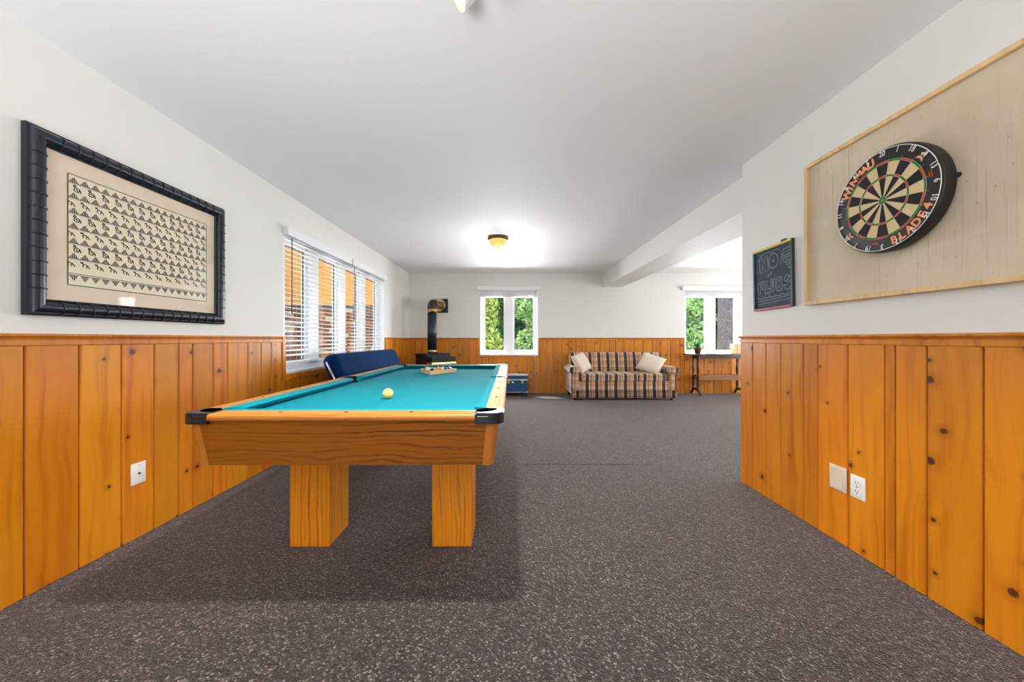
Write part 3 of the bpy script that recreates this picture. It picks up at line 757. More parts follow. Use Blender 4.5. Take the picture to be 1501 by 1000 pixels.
# ------------------------------------------------------------------ blue trunk
t = thing('storage_trunk', 'blue metal footlocker trunk with pale edges and brass latches by the back wall', 'trunk', (.02, 6.43, 0))
box('chest', (-.262, -.175, .075), (.262, .175, .29), 'trunkblue', t, .004)
box('lid', (-.262, -.175, .297), (.262, .175, .372), 'trunkblue', t, .004)
bm = new_bm()
for z0, z1 in ((.366, .39), (.284, .303), (.072, .084)): bm_box(bm, (-.268, -.181, z0), (.268, .181, z1), .003, 1)
obj('edge_binding', bm, 'chrome', t)
for x in (-.24, .256):
    for z in (.084, .378): bm = new_bm(); bm_box(bm, (x-.022, -.186, z-.012), (x+.016, -.14, z+.014), .004, 1); obj('corner_cap', bm, 'chrome', t)
for x in (-.075, .165):
    bm = new_bm(); bm_box(bm, (x-.024, -.193, .262), (x+.024, -.18, .312), .008, 2); bm_box(bm, (x-.016, -.196, .226), (x+.016, -.18, .262), .006, 2); obj('latch', bm, 'brass', t)
bm = new_bm(); bm_lathe(bm, [(0, .010), (.022, .008), (.030, 0), (0, 0)], 16, Matrix.Translation((.0, -.176, .243)) @ Matrix.Rotation(PI/2, 4, 'X')); obj('lock_plate', bm, 'chrome', t)
for x in (-.22, .22):
    for y in (-.13, .13): box('foot', (x-.03, y-.03, 0), (x+.03, y+.03, .075), 'black', t)

# ------------------------------------------------------------------ sofa
def make_sofa():
    t = thing('plaid_sofa', 'brown and tan plaid three-seat sofa against the back wall', 'sofa', (1.84, 6.22, 0))
    w = .885
    def rb(name, lo, hi, m, bev, par=t, seg=4, **kw):
        bm = new_bm(); bm_box(bm, lo, hi, bev, seg); return smooth_by_angle(obj(name, bm, m, par, **kw), 50)
    rb('base', (-w+.10, -.35, .05), (w-.10, .36, .312), 'plaid', .012)
    bm = new_bm(); n = 26
    # gathered skirt around front
    pts = [(-w+.02, -.352)]+[(-w+.02+(2*w-.04)*i/n, -.362-(.006 if i % 2 else 0)) for i in range(n+1)]+[(w-.02, -.352)]
    vs0 = []
    for x_, y_ in pts: vs0.append((bm.verts.new((x_, y_, .045)), bm.verts.new((x_, y_+.004, .168))))
    for a, b in zip(vs0, vs0[1:]): bm.faces.new((a[0], b[0], b[1], a[1]))
    bmesh.ops.solidify(bm, geom=bm.faces[:], thickness=.006); obj('skirt', bm, 'plaid', t)
    for k in range(3):
        x0 = -.70+k*.4667
        bm = new_bm(); bm_box(bm, (x0+.003, -.37, .312), (x0+.4637, .20, .438), .035, 5)
        for v in bm.verts:   # crown the cushion
            if v.co.z > .4:
                u = (v.co.x-x0-.233)/.233; s_ = (v.co.y+.085)/.285
                v.co.z += .014*(1-u*u)*(1-s_*s_)
        smooth_by_angle(obj('seat_cushion', bm, 'plaid', t), 60)
    rb('backrest', (-.80, -.10, -.24), (.845, .12, .235), 'plaid', .06, t, 5, loc=(0, .225, .535), rot=(math.radians(-10), 0, 0))
    for s in (-1, 1):
        x0, x1 = (-w, -w+.165) if s < 0 else (w-.165, w)
        bm = new_bm(); bm_box(bm, (x0+.022, -.36, .10), (x1-.022, .34, .50), .012, 3)
        a = obj('arm', bm, 'plaid_side', t); smooth_by_angle(a, 50)
        bm = new_bm(); cx = (x0+x1)/2; prof = []
        for i in range(20):
            an = 2*PI*i/20; prof.append((cx+.088*math.cos(an)+(.012*s), .495+.062*math.sin(an)))
        secs = [[(cx+(p[0]-cx)*k, y, .495+(p[1]-.495)*k) for p in prof] for y, k in ((-.372, .86), (-.366, 1), (.30, 1), (.33, .8))]
        bm_loft(bm, secs, smooth=True); smooth_by_angle(obj('arm_roll', bm, 'plaid_side', a), 50)
    for x in (-.80, .80):
        for y in (-.30, .30): bm = new_bm(); bm_cyl(bm, (x, y, 0), (x, y, .10), .02, .028, 12); obj('foot', bm, 'black', t)
make_sofa()
def pillow(label, loc, rot, s=.35, th=.13):
    n = 12; bm = new_bm(); g = {}
    for side in (1, -1):
        for i in range(n+1):
            for j in range(n+1):
                u, v = -1+2*i/n, -1+2*j/n; edge = (i in (0, n) or j in (0, n))
                if edge and side == -1: g[side, i, j] = g[1, i, j]; continue
                pz = (max(0, (1-u**4)*(1-v**4)))**.55*th/2*side
                k = 1-.07*(1-abs(u)**3)*abs(v)**6; k2 = 1-.07*(1-abs(v)**3)*abs(u)**6
                g[side, i, j] = bm.verts.new((u*s/2*k2, v*s/2*k, pz))
        for i in range(n):
            for j in range(n):
                q = [g[side, i, j], g[side, i+1, j], g[side, i+1, j+1], g[side, i, j+1]]
                f = bm.faces.new(q if side == 1 else q[::-1]); f.smooth = True
    return tag(obj('throw_pillow', bm, 'pillow', loc=loc, rot=(Matrix.Rotation(math.radians(rot[2]), 3, 'Z') @ Matrix.Rotation(math.radians(rot[0]), 3, 'X') @ Matrix.Rotation(math.radians(rot[1]), 3, 'Z')).to_euler()), label, 'pillow')
pillow('cream throw pillow leaning at the left end of the plaid sofa', (1.205, 6.17, .60), (62, 14, 42), .36)
pillow('cream throw pillow leaning at the right end of the plaid sofa', (2.375, 6.12, .59), (48, -24, -14), .40)

# ------------------------------------------------------------------ console table, plant, box
t = thing('console_table', 'dark trestle console table with turned legs below the right back window', 'table', (3.72, 6.46, 0))
bm = new_bm(); out = []
n = 44
for i in range(n):      # scalloped outline
    a = 2*PI*i/n; cx_, cy_ = math.cos(a), math.sin(a)
    k = 1/max(abs(cx_)**6+abs(cy_)**6, 1e-6)**(1/6)
    out.append((cx_*k*.575*(1+.012*math.sin(8*a)), cy_*k*.155*(1+.05*math.sin(8*a))))
bm_prism(bm, out, .722, .748); obj('tabletop', bm, 'darkwood', t)
bm = new_bm(); bm_box(bm, (-.40, -.10, .66), (.40, .10, .722)); obj('apron', bm, 'darkwood', t)
prof = [(.0, .095), (.024, .095), (.026, .12), (.016, .14), (.022, .17), (.026, .22), (.014, .27), (.024, .285), (.024, .34), (.014, .36), (.017, .40), (.026, .46), (.021, .52), (.013, .56), (.022, .60), (.013, .63), (.025, .65), (.025, .722), (0, .722)]
for sx in (-1, 1):
    for sy in (-1, 1):
        bm = new_bm(); bm_lathe(bm, prof, 16, Matrix.Translation((sx*.40, sy*.085, 0))); obj('turned_leg', bm, 'darkwood', t)
    bm = new_bm()
    for sy in (-1, 1): bm_tube(bm, [(sx*.40, sy*.03, .11), (sx*.40, sy*.09, .10), (sx*.40, sy*.135, .05), (sx*.40, sy*.165, .018)], lambda q: .026-.008*q, 10)
    bm_box(bm, (sx*.40-.02, -.10, .09), (sx*.40+.02, .10, .13), .004, 1)
    obj('trestle_foot', bm, 'darkwood', t)
bm = new_bm(); bm_box(bm, (-.40, -.11, .335), (.40, .11, .36), .003, 1); bm_box(bm, (-.40, -.116, .275), (.40, -.104, .362), .003, 1); obj('lower_shelf', bm, 'midwood', t)
t = thing('potted_plant', 'small spiky green plant in a clay pot on the console table', 'plant', (3.335, 6.42, .7485))
bm = new_bm(); bm_lathe(bm, [(0, 0), (.042, 0), (.056, .085), (.062, .085), (.062, .105), (.052, .105), (.050, .09), (0, .09)], 18); obj('pot', bm, 'pot', t)
bm = new_bm(); bm_lathe(bm, [(0, .093), (.049, .091)], 14); obj('soil', bm, 'soil', t)
bm = new_bm()
for i in range(90):
    a = rng.uniform(0, 2*PI); ti = rng.uniform(.05, .95); l = rng.uniform(.08, .15)
    dv = Vector((math.cos(a)*math.sin(ti), math.sin(a)*math.sin(ti), math.cos(ti))); s_ = dv.cross(Vector((0, 0, 1))).normalized()*.006
    b0 = Vector((math.cos(a)*.02, math.sin(a)*.02, .09)); md = b0+dv*l*.55+Vector((0, 0, .01)); tp = b0+dv*l-Vector((0, 0, l*.1))
    v = [bm.verts.new(b0-s_*.5), bm.verts.new(b0+s_*.5), bm.verts.new(md+s_), bm.verts.new(md-s_), bm.verts.new(tp)]
    bm.faces.new((v[0], v[1], v[2], v[3])); bm.faces.new((v[3], v[2], v[4]))
obj('leaves', bm, 'leaf', t, kind='stuff')
t = thing('lattice_box', 'small peach lattice box at the right end of the console table', 'box', (4.06, 6.44, .7485))
box('liner', (-.095, -.055, .0), (.095, .055, .165), 'lattice', t)
for z in (.0, .055, .11, .16):
    bm = new_bm(); bm_box(bm, (-.104, -.064, z), (.104, .064, z+.012), .002, 1); obj('band', bm, 'rawwood', t)
for x in (-.1, -.03, .035, .098):
    bm = new_bm(); bm_box(bm, (x-.006, -.067, .0), (x+.006, -.055, .172)); obj('upright', bm, 'rawwood', t)

# ------------------------------------------------------------------ framed picture on the left wall
def make_picture():
    t = thing('framed_picture', 'black bamboo-style frame with a patterned print hung on the left wall', 'picture', (XL, 1.875, 1.483), 0)
    hy, hz, fw = .482, .378, .068     # half sizes, frame width
    # frame sides, swept half-round with ribs, mitred
    def side(p0, p1, inward):
        p0 = Vector(p0); p1 = Vector(p1); inward = Vector(inward); ax = (p1-p0).normalized(); ln = (p1-p0).length
        bm = new_bm()
        prof = [(0, .0005), (0, .020), (.006, .0225)]
        for i in range(9):
            a = PI*i/8; prof.append((.032-.024*math.cos(a), .0225+.018*math.sin(a)))
        prof += [(.058, .016), (.062, .018), (.066, .016), (.068, .012), (.068, .0005)]
        secs = []
        for k in (0, 1):
            s = []
            for d, hgt in prof:
                u = d if k == 0 else ln-d
                s.append(p0+ax*u+inward*d+Vector((hgt, 0, 0)))
            secs.append(s)
        bm_loft(bm, secs, smooth=False); o = smooth_by_angle(obj('frame_side', bm, 'lacquer', t), 35)
        nr = max(2, int(ln/.052)); bm = new_bm()
        for j in range(1, nr):
            u = ln*j/nr
            if u < .06 or u > ln-.06: continue
            pts = []
            for i in range(11):
                a = PI*i/10; pts.append(p0+ax*u+inward*(.032-.025*math.cos(a))+Vector((.0225+.019*math.sin(a), 0, 0)))
            pts.append(p0+ax*u+inward*.066+Vector((.018, 0, 0)))
            bm_tube(bm, pts, .0034, 6)
        obj('bamboo_joint', bm, 'lacquer', o, kind='stuff')
    side((0, -hy, -hz), (0, hy, -hz), (0, 0, 1)); side((0, hy, -hz), (0, hy, hz), (0, -1, 0))
    side((0, hy, hz), (0, -hy, hz), (0, 0, -1)); side((0, -hy, hz), (0, -hy, -hz), (0, 1, 0))
    box('mat_board', (.002, -hy+fw-.004, -hz+fw-.004), (.008, hy-fw+.004, hz-fw+.004), 'mat', t)
    py0, py1, pz0, pz1 = -.341, .354, -.240, .239
    box('print', (.0085, py0, pz0), (.0092, py1, pz1), 'paper', t)
    X0 = .0096
    mp = lambda u, v: (X0, u, v)
    bm = new_bm(); lw = .0032
    for a, b in (((py0, pz0), (py1, pz0)), ((py1, pz0), (py1, pz1)), ((py1, pz1), (py0, pz1)), ((py0, pz1), (py0, pz0))): ribbon(bm, [a, b], lw, mp)
    rows = 7; hrow = (pz1-pz0-.012)/8.05
    zl = [pz1-.035-i*.0655 for i in range(7)]
    nT = 17; tw = (py1-py0)/nT
    curlA = [(-.013, .012), (-.006, .017), (-.001, .010), (-.007, .004), (-.012, .008), (-.004, .012)]
    curlB = [(-.004, -.010), (.004, -.012), (.010, -.006), (.010, .002), (.003, .006), (-.002, .0), (.002, -.005), (.006, -.002)]
    tailA = [(.010, .002), (.015, -.006), (.014, -.014)]; legA = [(-.007, .004), (-.010, -.006), (-.005, -.012)]
    leapB = [(-.017, .010), (-.011, .012), (-.006, .006), (.002, .004), (.010, .001), (.015, -.006), (.018, -.012)]
    leapH = [(-.017, .014), (-.014, .008), (-.009, .014), (-.006, .010)]; leapL = [(-.005, .005), (-.009, -.003), (-.004, -.008)]; leapT = [(.010, .001), (.004, -.007), (.008, -.011)]
    for r, z in enumerate(zl):
        ribbon(bm, [(py0, z), (py1, z)], .0024, mp)
        ribbon(bm, [(py0, z-.005), (py1, z-.005)], .0008, mp)
        if r < 6:
            for j in range(12 if r % 2 == 0 else 13):
                ox = py0+tw*.75+j*(py1-py0-tw*.6)/12.2 if r % 2 == 0 else py0+.006+j*(py1-py0-.02)/12.2
                oz = z-.024
                for st in ((curlA, curlB, tailA, legA) if r % 2 == 0 else (leapB, leapH, leapL, leapT)):
                    ribbon(bm, [(min(max(ox+a, py0), py1), oz+b) for a, b in st], .0042, mp)
    obj('print_figures', bm, 'ink', t, kind='stuff')
    bm = new_bm()
    def triang(cx, zb_, up):
        hgt = .025*up
        for i in range(6):      # hatched peak: six upright strips cut to a triangle
            x0, x1 = cx-tw*.46+tw*.92*i/6, cx-tw*.46+tw*.92*(i+.72)/6
            f0 = 1-abs(x0-cx)/(tw*.46); f1 = 1-abs(x1-cx)/(tw*.46)
            bm.faces.new([bm.verts.new(mp(*q)) for q in ((x0, zb_), (x1, zb_), (x1, zb_+hgt*max(f1, .02)), (x0, zb_+hgt*max(f0, .02)))])
    for r, z in enumerate(zl[:-1]):
        for j in range(nT): triang(py0+tw*(j+.5), z+.001, 1)
    for j in range(nT): triang(py0+tw*(j+.5), zl[-1]-.006, -1.1)
    obj('print_peaks', bm, 'ink2', t, kind='stuff')
    bm = new_bm(); bm_box(bm, (.0125, -hy+fw-.003, -hz+fw-.003), (.014, hy-fw+.003, hz-fw+.003)); obj('cover_glass', bm, 'picture_glass', t)
make_picture()

# ------------------------------------------------------------------ dart wall
t = thing('backing_board', 'large cream painted plywood panel with thin wood edging on the right wall', 'board', (XR, 1.352, 1.574), 0)
hy, hz = .612, .381
box('panel', (-.016, -hy+.004, -hz+.004), (-.0005, hy-.004, hz-.004), 'plywood', t)
for lo, hi in (((-.034, -hy, -hz), (-.0005, hy, -hz+.020)), ((-.034, -hy, hz-.020), (-.0005, hy, hz)), ((-.034, hy-.020, -hz+.020), (-.0005, hy, hz-.020)), ((-.034, -hy, -hz+.020), (-.0005, -hy+.020, hz-.020))):
    box('edge_strip', lo, hi, 'rawwood', t, .002, 1)
def make_dartboard():
    FX = 1.562; t = thing('dartboard', 'round bristle dartboard with red and green rings on the cream panel', 'dartboard', (FX, 1.507, 1.593), 0)
    # local plane: viewer looks toward +x ; right = -y, up = +z.  q(r, ang) ang clockwise from up
    def q(r, a, x=0.0): return (x, -r*math.sin(a), r*math.cos(a))
    RO = .2165
    bm = new_bm(); bm_lathe(bm, [(0, -.054), (RO-.012, -.054), (RO-.004, -.048), (RO, -.030), (RO, -.004), (RO-.003, 0), (RO-.008, .001), (0, .001)], 64, Matrix.Rotation(-PI/2, 4, 'Y'))
    smooth_by_angle(obj('rim', bm, 'db_rim', t), 35)
    rings = [.015, .0935, .1015, .152, .1605]
    bm = new_bm(); xs = -.0016
    sub = 3
    for sgm in range(20):
        dark = sgm % 2 == 0
        for k in range(4):
            mi = {0: (0 if dark else 1), 1: (2 if dark else 3), 2: (0 if dark else 1), 3: (2 if dark else 3)}[k]
            for i in range(sub):
                a0 = (sgm-.5+i/sub)*PI/10; a1 = (sgm-.5+(i+1)/sub)*PI/10
                f = bm.faces.new([bm.verts.new(q(r, a, xs)) for r, a in ((rings[k], a0), (rings[k+1], a0), (rings[k+1], a1), (rings[k], a1))]); f.material_index = mi
    for r0, r1, mi in ((.006, .015, 3), (0, .006, 2)):
        for i in range(20):
            a0, a1 = i*PI/10, (i+1)*PI/10
            pts = [(r1, a0), (r1, a1)]+([(r0, a1), (r0, a0)] if r0 > 0 else [(0, 0)])
            f = bm.faces.new([bm.verts.new(q(r, a, xs)) for r, a in pts]); f.material_index = mi
    obj('scoring_face', bm, ['db_black', 'db_cream', 'db_red', 'db_green'], t)
    bm = new_bm()
    for r in [.006]+rings:
        bm_tube(bm, [q(r, 2*PI*i/48, -.0022) for i in range(49)], .0007, 4)
    for sgm in range(20):
        a = (sgm-.5)*PI/10; bm_tube(bm, [q(.015, a, -.0022), q(.170, a, -.0022)], .0006, 4)
    obj('wire_spider', bm, 'wire', t)
    bm = new_bm(); bm_tube(bm, [q(.2085, 2*PI*i/72, -.004) for i in range(73)], .0017, 6)
    nums = [20, 1, 18, 4, 13, 6, 10, 15, 2, 17, 3, 19, 7, 16, 8, 11, 14, 9, 12, 5]
    o = obj('number_ring', bm, 'num', t)
    for i, nu in enumerate(nums):
        if nu in (4,) : pass
        a = i*PI/10; v, f = text_bm(str(nu), .031, .0006)
        w_ = max(p[0] for p in v)+min(p[0] for p in v); hgt = .0205
        def mp(x_, y_, a=a, w_=w_):
            X_, Y_ = (x_-w_/2)*.82, y_-hgt/2+.1955
            return (-.0036, -(X_*math.cos(a)+Y_*math.sin(a)), -X_*math.sin(a)+Y_*math.cos(a))
        bm = new_bm(); add_flat(bm, v, f, mp); obj('number', bm, 'num', o)
    def arc_text(s, size, r, a_start, a_end, outward, name, layers, bold):
        m = len(s)
        for x_off, grow, mat_ in layers:
            bm = new_bm()
            for i, ch in enumerate(s):
                if ch == ' ': continue
                a = a_start+(a_end-a_start)*(i+.5)/m
                v, f = text_bm(ch, size, bold if grow == 1.0 else bold*grow); xc = (max(p[0] for p in v)+min(p[0] for p in v))/2; yc = (max(p[1] for p in v)+min(p[1] for p in v))/2
                def mp(x_, y_, a=a, xc=xc, yc=yc):
                    X_, Y_ = (x_-xc), (y_-yc)
                    if not outward: X_, Y_ = -X_, -Y_
                    Y_ += r
                    return (x_off, -(X_*math.cos(a)+Y_*math.sin(a)), -X_*math.sin(a)+Y_*math.cos(a))
                add_flat(bm, v, f, mp)
            obj(name, bm, mat_, t)
    D = math.radians
    arc_text('WINMAU', .046, .182, D(-66), D(-11), True, 'brand_lettering', [(-.0024, 1.0, 'orange')], .0022)
    arc_text('BLADE4', .044, .183, D(170), D(112), False, 'model_lettering', [(-.0024, 1.0, 'orange')], .0016)
    for a in (D(52), D(232)):       # arched emblems
        bm = new_bm()
        for (r_, w0, w1, mi) in ((.171, -.016, .016, 0), (.176, -.013, .013, 1), (.185, -.007, .000, 0), (.190, -.010, .006, 1), (.197, .001, .010, 0)):
            pts = [(w0+(w1-w0)*i/6, r_+(.006 if mi == 0 else .004)*math.cos(PI*(i/6-.5))) for i in range(7)]
            s_ = 1 if a < 2 else -1
            ribbon(bm, pts, .005, lambda x_, y_, a=a: (-.0026, -(x_*math.cos(a)+y_*math.sin(a)), -x_*math.sin(a)+y_*math.cos(a)), mi)
        obj('emblem', bm, ['orange', 'cream'], t)
    for a in (D(80), D(190)):
        bm = new_bm()
        for k in range(2): ribbon(bm, [(-.018+.006*k, .180-.007*k), (.014-.004*k, .180-.007*k)], .0028, lambda x_, y_, a=a: (-.0025, -(x_*math.cos(a)+y_*math.sin(a)), -x_*math.sin(a)+y_*math.cos(a)))
        obj('fine_print', bm, 'db_red', t)
    for yy, zz in ((-.211, .012), (.2155, .02)):
        bm = new_bm(); bm_cyl(bm, (.0560, yy, zz), (.036, yy, zz), .010, .007, 10); bm_box(bm, (.040, min(yy, yy*.92), zz-.006), (.044, max(yy, yy*.92), zz+.006)); obj('bracket', bm, 'black', t)
make_dartboard()

def make_chalkboard():
    t = thing('chalkboard', 'small chalkboard with coloured frame edges and chalk lettering left of the dart panel', 'chalkboard', (XR, 2.232, 1.394), 0)
    t.rotation_euler = (math.radians(-1.2), 0, 0)
    hy, hz = .168, .197
    box('slate', (-.010, -hy+.004, -hz+.004), (-.001, hy-.004, hz-.004), 'slate', t)
    box('left_edge', (-.019, hy-.016, -hz), (-.001, hy, hz), 'c_teal', t, .002, 1); box('right_edge', (-.019, -hy, -hz), (-.001, -hy+.016, hz), 'c_green', t, .002, 1)
    box('top_edge', (-.020, -hy+.004, hz-.014), (-.001, hy-.004, hz+.001), 'c_yellow', t, .002, 1); box('bottom_edge', (-.020, -hy+.010, -hz-.001), (-.001, hy-.010, -hz+.012), 'c_red', t, .002, 1)
    box('hanger', (-.012, -.110, hz+.001), (-.003, -.072, hz+.016), 'black', t, .002, 1)
    W = 2*hy; Hh = 2*hz
    # unit coords from the board: u 0..1 left to right (viewer), v 0..1 bottom to top
    mp = lambda u, v: (-.0106, hy-u*W, -hz+v*Hh)
    bm = new_bm(); lw = .013
    def st(pts, w_=lw): ribbon(bm, pts, w_, mp)
    def circ(cx, cy, rx, ry, a0=0, a1=360, n=18): return [(cx+rx*math.cos(math.radians(a0+(a1-a0)*i/n)), cy+ry*math.sin(math.radians(a0+(a1-a0)*i/n))) for i in range(n+1)]
    # bubble N
    st([(.17, .62), (.17, .84), (.23, .86), (.31, .73), (.30, .85), (.38, .87), (.40, .64), (.33, .62), (.24, .74), (.24, .61), (.17, .62)])
    # bubble O
    st(circ(.53, .76, .12, .115)); st(circ(.53, .755, .015, .015, n=6))
    # cloud over and around NO
    st([(.10, .60), (.09, .70), (.12, .82), (.20, .90), (.34, .92), (.48, .91), (.62, .93), (.72, .88), (.74, .78), (.70, .66)], .009)
    # sideways scrawl down the right side
    for v_ in (.88, .83, .78): st([(.78, v_), (.86, v_+.012), (.94, v_+.018)], .011)
    st([(.77, .74), (.84, .755), (.94, .76)]); st([(.80, .69), (.86, .72), (.94, .70), (.84, .66), (.80, .69)]); st([(.86, .62), (.93, .66), (.94, .60), (.88, .585)])
    st([(.78, .90), (.76, .80), (.77, .68)], .009)
    # the small mark between
    st([(.37, .555), (.42, .575), (.40, .52)], .016); st([(.36, .525), (.42, .53)], .012); st([(.47, .575), (.46, .53)], .016); st([(.455, .585), (.49, .587)], .012)
    # bubble FLUBS
    st([(.10, .44), (.27, .48), (.27, .43), (.18, .42), (.18, .39), (.25, .39), (.25, .35), (.18, .35), (.18, .27), (.12, .27), (.10, .44)])
    st([(.30, .27), (.30, .47), (.36, .47), (.35, .33), (.44, .33), (.44, .27), (.30, .27)])
    st([(.46, .48), (.46, .32), (.51, .27), (.57, .32), (.57, .48), (.52, .48), (.52, .34), (.50, .34), (.50, .48), (.46, .48)])
    st([(.61, .27), (.61, .48), (.70, .48), (.74, .43), (.70, .38), (.76, .33), (.71, .27), (.61, .27)]); st(circ(.665, .43, .018, .018, n=8), .009); st(circ(.665, .325, .018, .018, n=8), .009)
    st([(.92, .45), (.86, .49), (.79, .45), (.80, .40), (.88, .37), (.86, .33), (.79, .34), (.80, .28), (.88, .26), (.94, .32), (.91, .39), (.85, .41), (.87, .44), (.92, .45)])
    # cloud line and two underlines
    cl = []
    for k in range(5): cl += circ(.18+.16*k, .225, .08, .035, 180, 360, 8)
    st(cl, .010); st([(.10, .15), (.5, .155), (.92, .17)], .008); st([(.10, .10), (.5, .11), (.92, .125)], .008)
    st([(.95, .10), (.955, .3), (.95, .5)], .008)
    obj('chalk_lettering', bm, 'chalk', t)
make_chalkboard()

# ------------------------------------------------------------------ wall plates
def plate_base(name, label, cat, loc, w, h, m, rotz):
    t = thing(name, label, cat, loc, rotz)     # local -x faces the room after rotation
    bm = new_bm(); bm_box(bm, (-.006, -w/2, -h/2), (0, w/2, h/2), .0035, 2); smooth_by_angle(obj('cover', bm, m, t), 30)
    return t
t = plate_base('cable_outlet', 'white cable jack plate on the pine boards of the left wall', 'outlet', (XL+BW, 1.815, .330), .072, .107, 'plate', PI)
bm = new_bm(); bm_cyl(bm, (-.012, 0, 0), (-.005, 0, 0), .0045, n=10); obj('jack', bm, 'hole', t)
for z in (-.041, .041): bm = new_bm(); bm_cyl(bm, (-.0075, 0, z), (-.005, 0, z), .003, n=8); obj('screw', bm, 'plate_beige', t)
t = plate_base('blank_plate', 'beige blank wall plate beside the power outlet on the right pine wall', 'wall plate', (XR-BW, 1.775, .321), .093, .121, 'plate_beige', 0)
bm = new_bm(); bm_box(bm, (-.0085, -.029, -.052), (-.005, .037, .052), .002, 1); obj('blank_cover', bm, 'plate_beige', t)
t = plate_base('power_outlet', 'white duplex power outlet on the right pine wall', 'outlet', (XR-BW, 1.673, .316), .071, .107, 'plate', 0)
for z in (-.02, .02):
    bm = new_bm(); bm_cyl(bm, (-.0085, 0, z), (-.005, 0, z), .017, n=18); s = obj('socket', bm, 'plate', t)
    bm = new_bm()
    for y, hh in ((-.006, .0045), (.006, .0055)): bm_box(bm, (-.0092, y-.0012, z+.003-hh), (-.0082, y+.0012, z+.003+hh))
    bm_cyl(bm, (-.0092, 0, z-.009), (-.0082, 0, z-.009), .0028, n=8); obj('slot', bm, 'hole', s)
bm = new_bm(); bm_cyl(bm, (-.0085, 0, 0), (-.005, 0, 0), .003, n=8); obj('screw', bm, 'chrome', t)

# ------------------------------------------------------------------ lamps
t = thing('dome_lamp', 'small dome ceiling lamp with amber glass and dark metal rim', 'lamp', (-.165, 4.33, H), 0)
bm = new_bm(); bm_lathe(bm, [(0, 0), (.112, 0), (.122, -.006), (.126, -.016), (.124, -.030), (.116, -.038), (.108, -.038), (.108, -.03), (0, -.025)], 32); obj('rim', bm, 'bronze', t)
bm = new_bm(); bm_lathe(bm, [(.110, -.036), (.108, -.056), (.093, -.084), (.064, -.108), (.03, -.121), (0, -.125)], 32); obj('shade', bm, 'dome', t)
bm = new_bm(); bm_lathe(bm, [(0, -.122), (.008, -.124), (.010, -.131), (.005, -.138), (0, -.139)], 14); obj('finial', bm, 'brass', t)
t = thing('spot_fixture', 'white ceiling spotlight fixture with one lit warm bulb near the camera', 'lamp', (-.13, 1.14, H), 0)
bm = new_bm(); bm_lathe(bm, [(0, 0), (.075, 0), (.075, -.012), (.066, -.024), (0, -.026)], 28); obj('canopy', bm, 'white', t)
def spot_head(base, dirv, lit):
    base = Vector(base); dirv = Vector(dirv).normalized()
    mt = Matrix.Translation(base) @ dirv.to_track_quat('Z', 'Y').to_matrix().to_4x4()
    bm = new_bm(); bm_tube(bm, [(base.x*.6, base.y*.6, -.02), tuple(base*.85+Vector((0, 0, .0))), tuple(base)], .006, 8); a = obj('arm', bm, 'chrome', t)
    bm = new_bm(); bm_lathe(bm, [(0, -.012), (.018, -.010), (.025, .01), (.032, .040), (.034, .046), (.031, .046), (.022, .02), (0, .01)], 28, mt); h = obj('spot_head', bm, 'white', t)
    bm = new_bm(); bm_lathe(bm, [(.0305, .045), (.024, .034), (.014, .026), (0, .024)], 24, mt); obj('reflector', bm, 'reflector' if lit else 'chrome', h)
    bm = new_bm(); bm_lathe(bm, [(0, .044), (.010, .042), (.015, .036), (.011, .027), (0, .026)], 16, mt); obj('bulb', bm, 'bulb' if lit else 'white', h)
    return base+dirv*.06
spot_head((-.012, .085, -.055), (-.72, -.22, -.55), True)
spot_head((.06, .03, -.045), (.75, -.25, -.6), False)

# ------------------------------------------------------------------ outdoors
bm = new_bm()
pts = [(-30, -12, -.15), (30, -12, -.15), (30, 7.2, -.15), (-30, 7.2, -.15)]
def quad(a): bm.faces.new([bm.verts.new(p) for p in a])
NX = 24
def gz(x, y): return -.15 if y < 8 else -.15+.30*(y-8)+.25*math.sin(x*.7+y*.4)*min(1, (y-8)/3)
xs = [-24+48*i/NX for i in range(NX+1)]; ys = [-12, -3, 3, 7, 8, 9, 10, 11.5, 13, 15, 17, 20, 24]
gr = [[bm.verts.new((x, y, gz(x, y)-.001)) for x in xs] for y in ys]
for j in range(len(ys)-1):
    for i in range(NX): bm.faces.new((gr[j][i], gr[j][i+1], gr[j+1][i+1], gr[j+1][i]))
obj('ground', bm, 'ground', kind='structure')

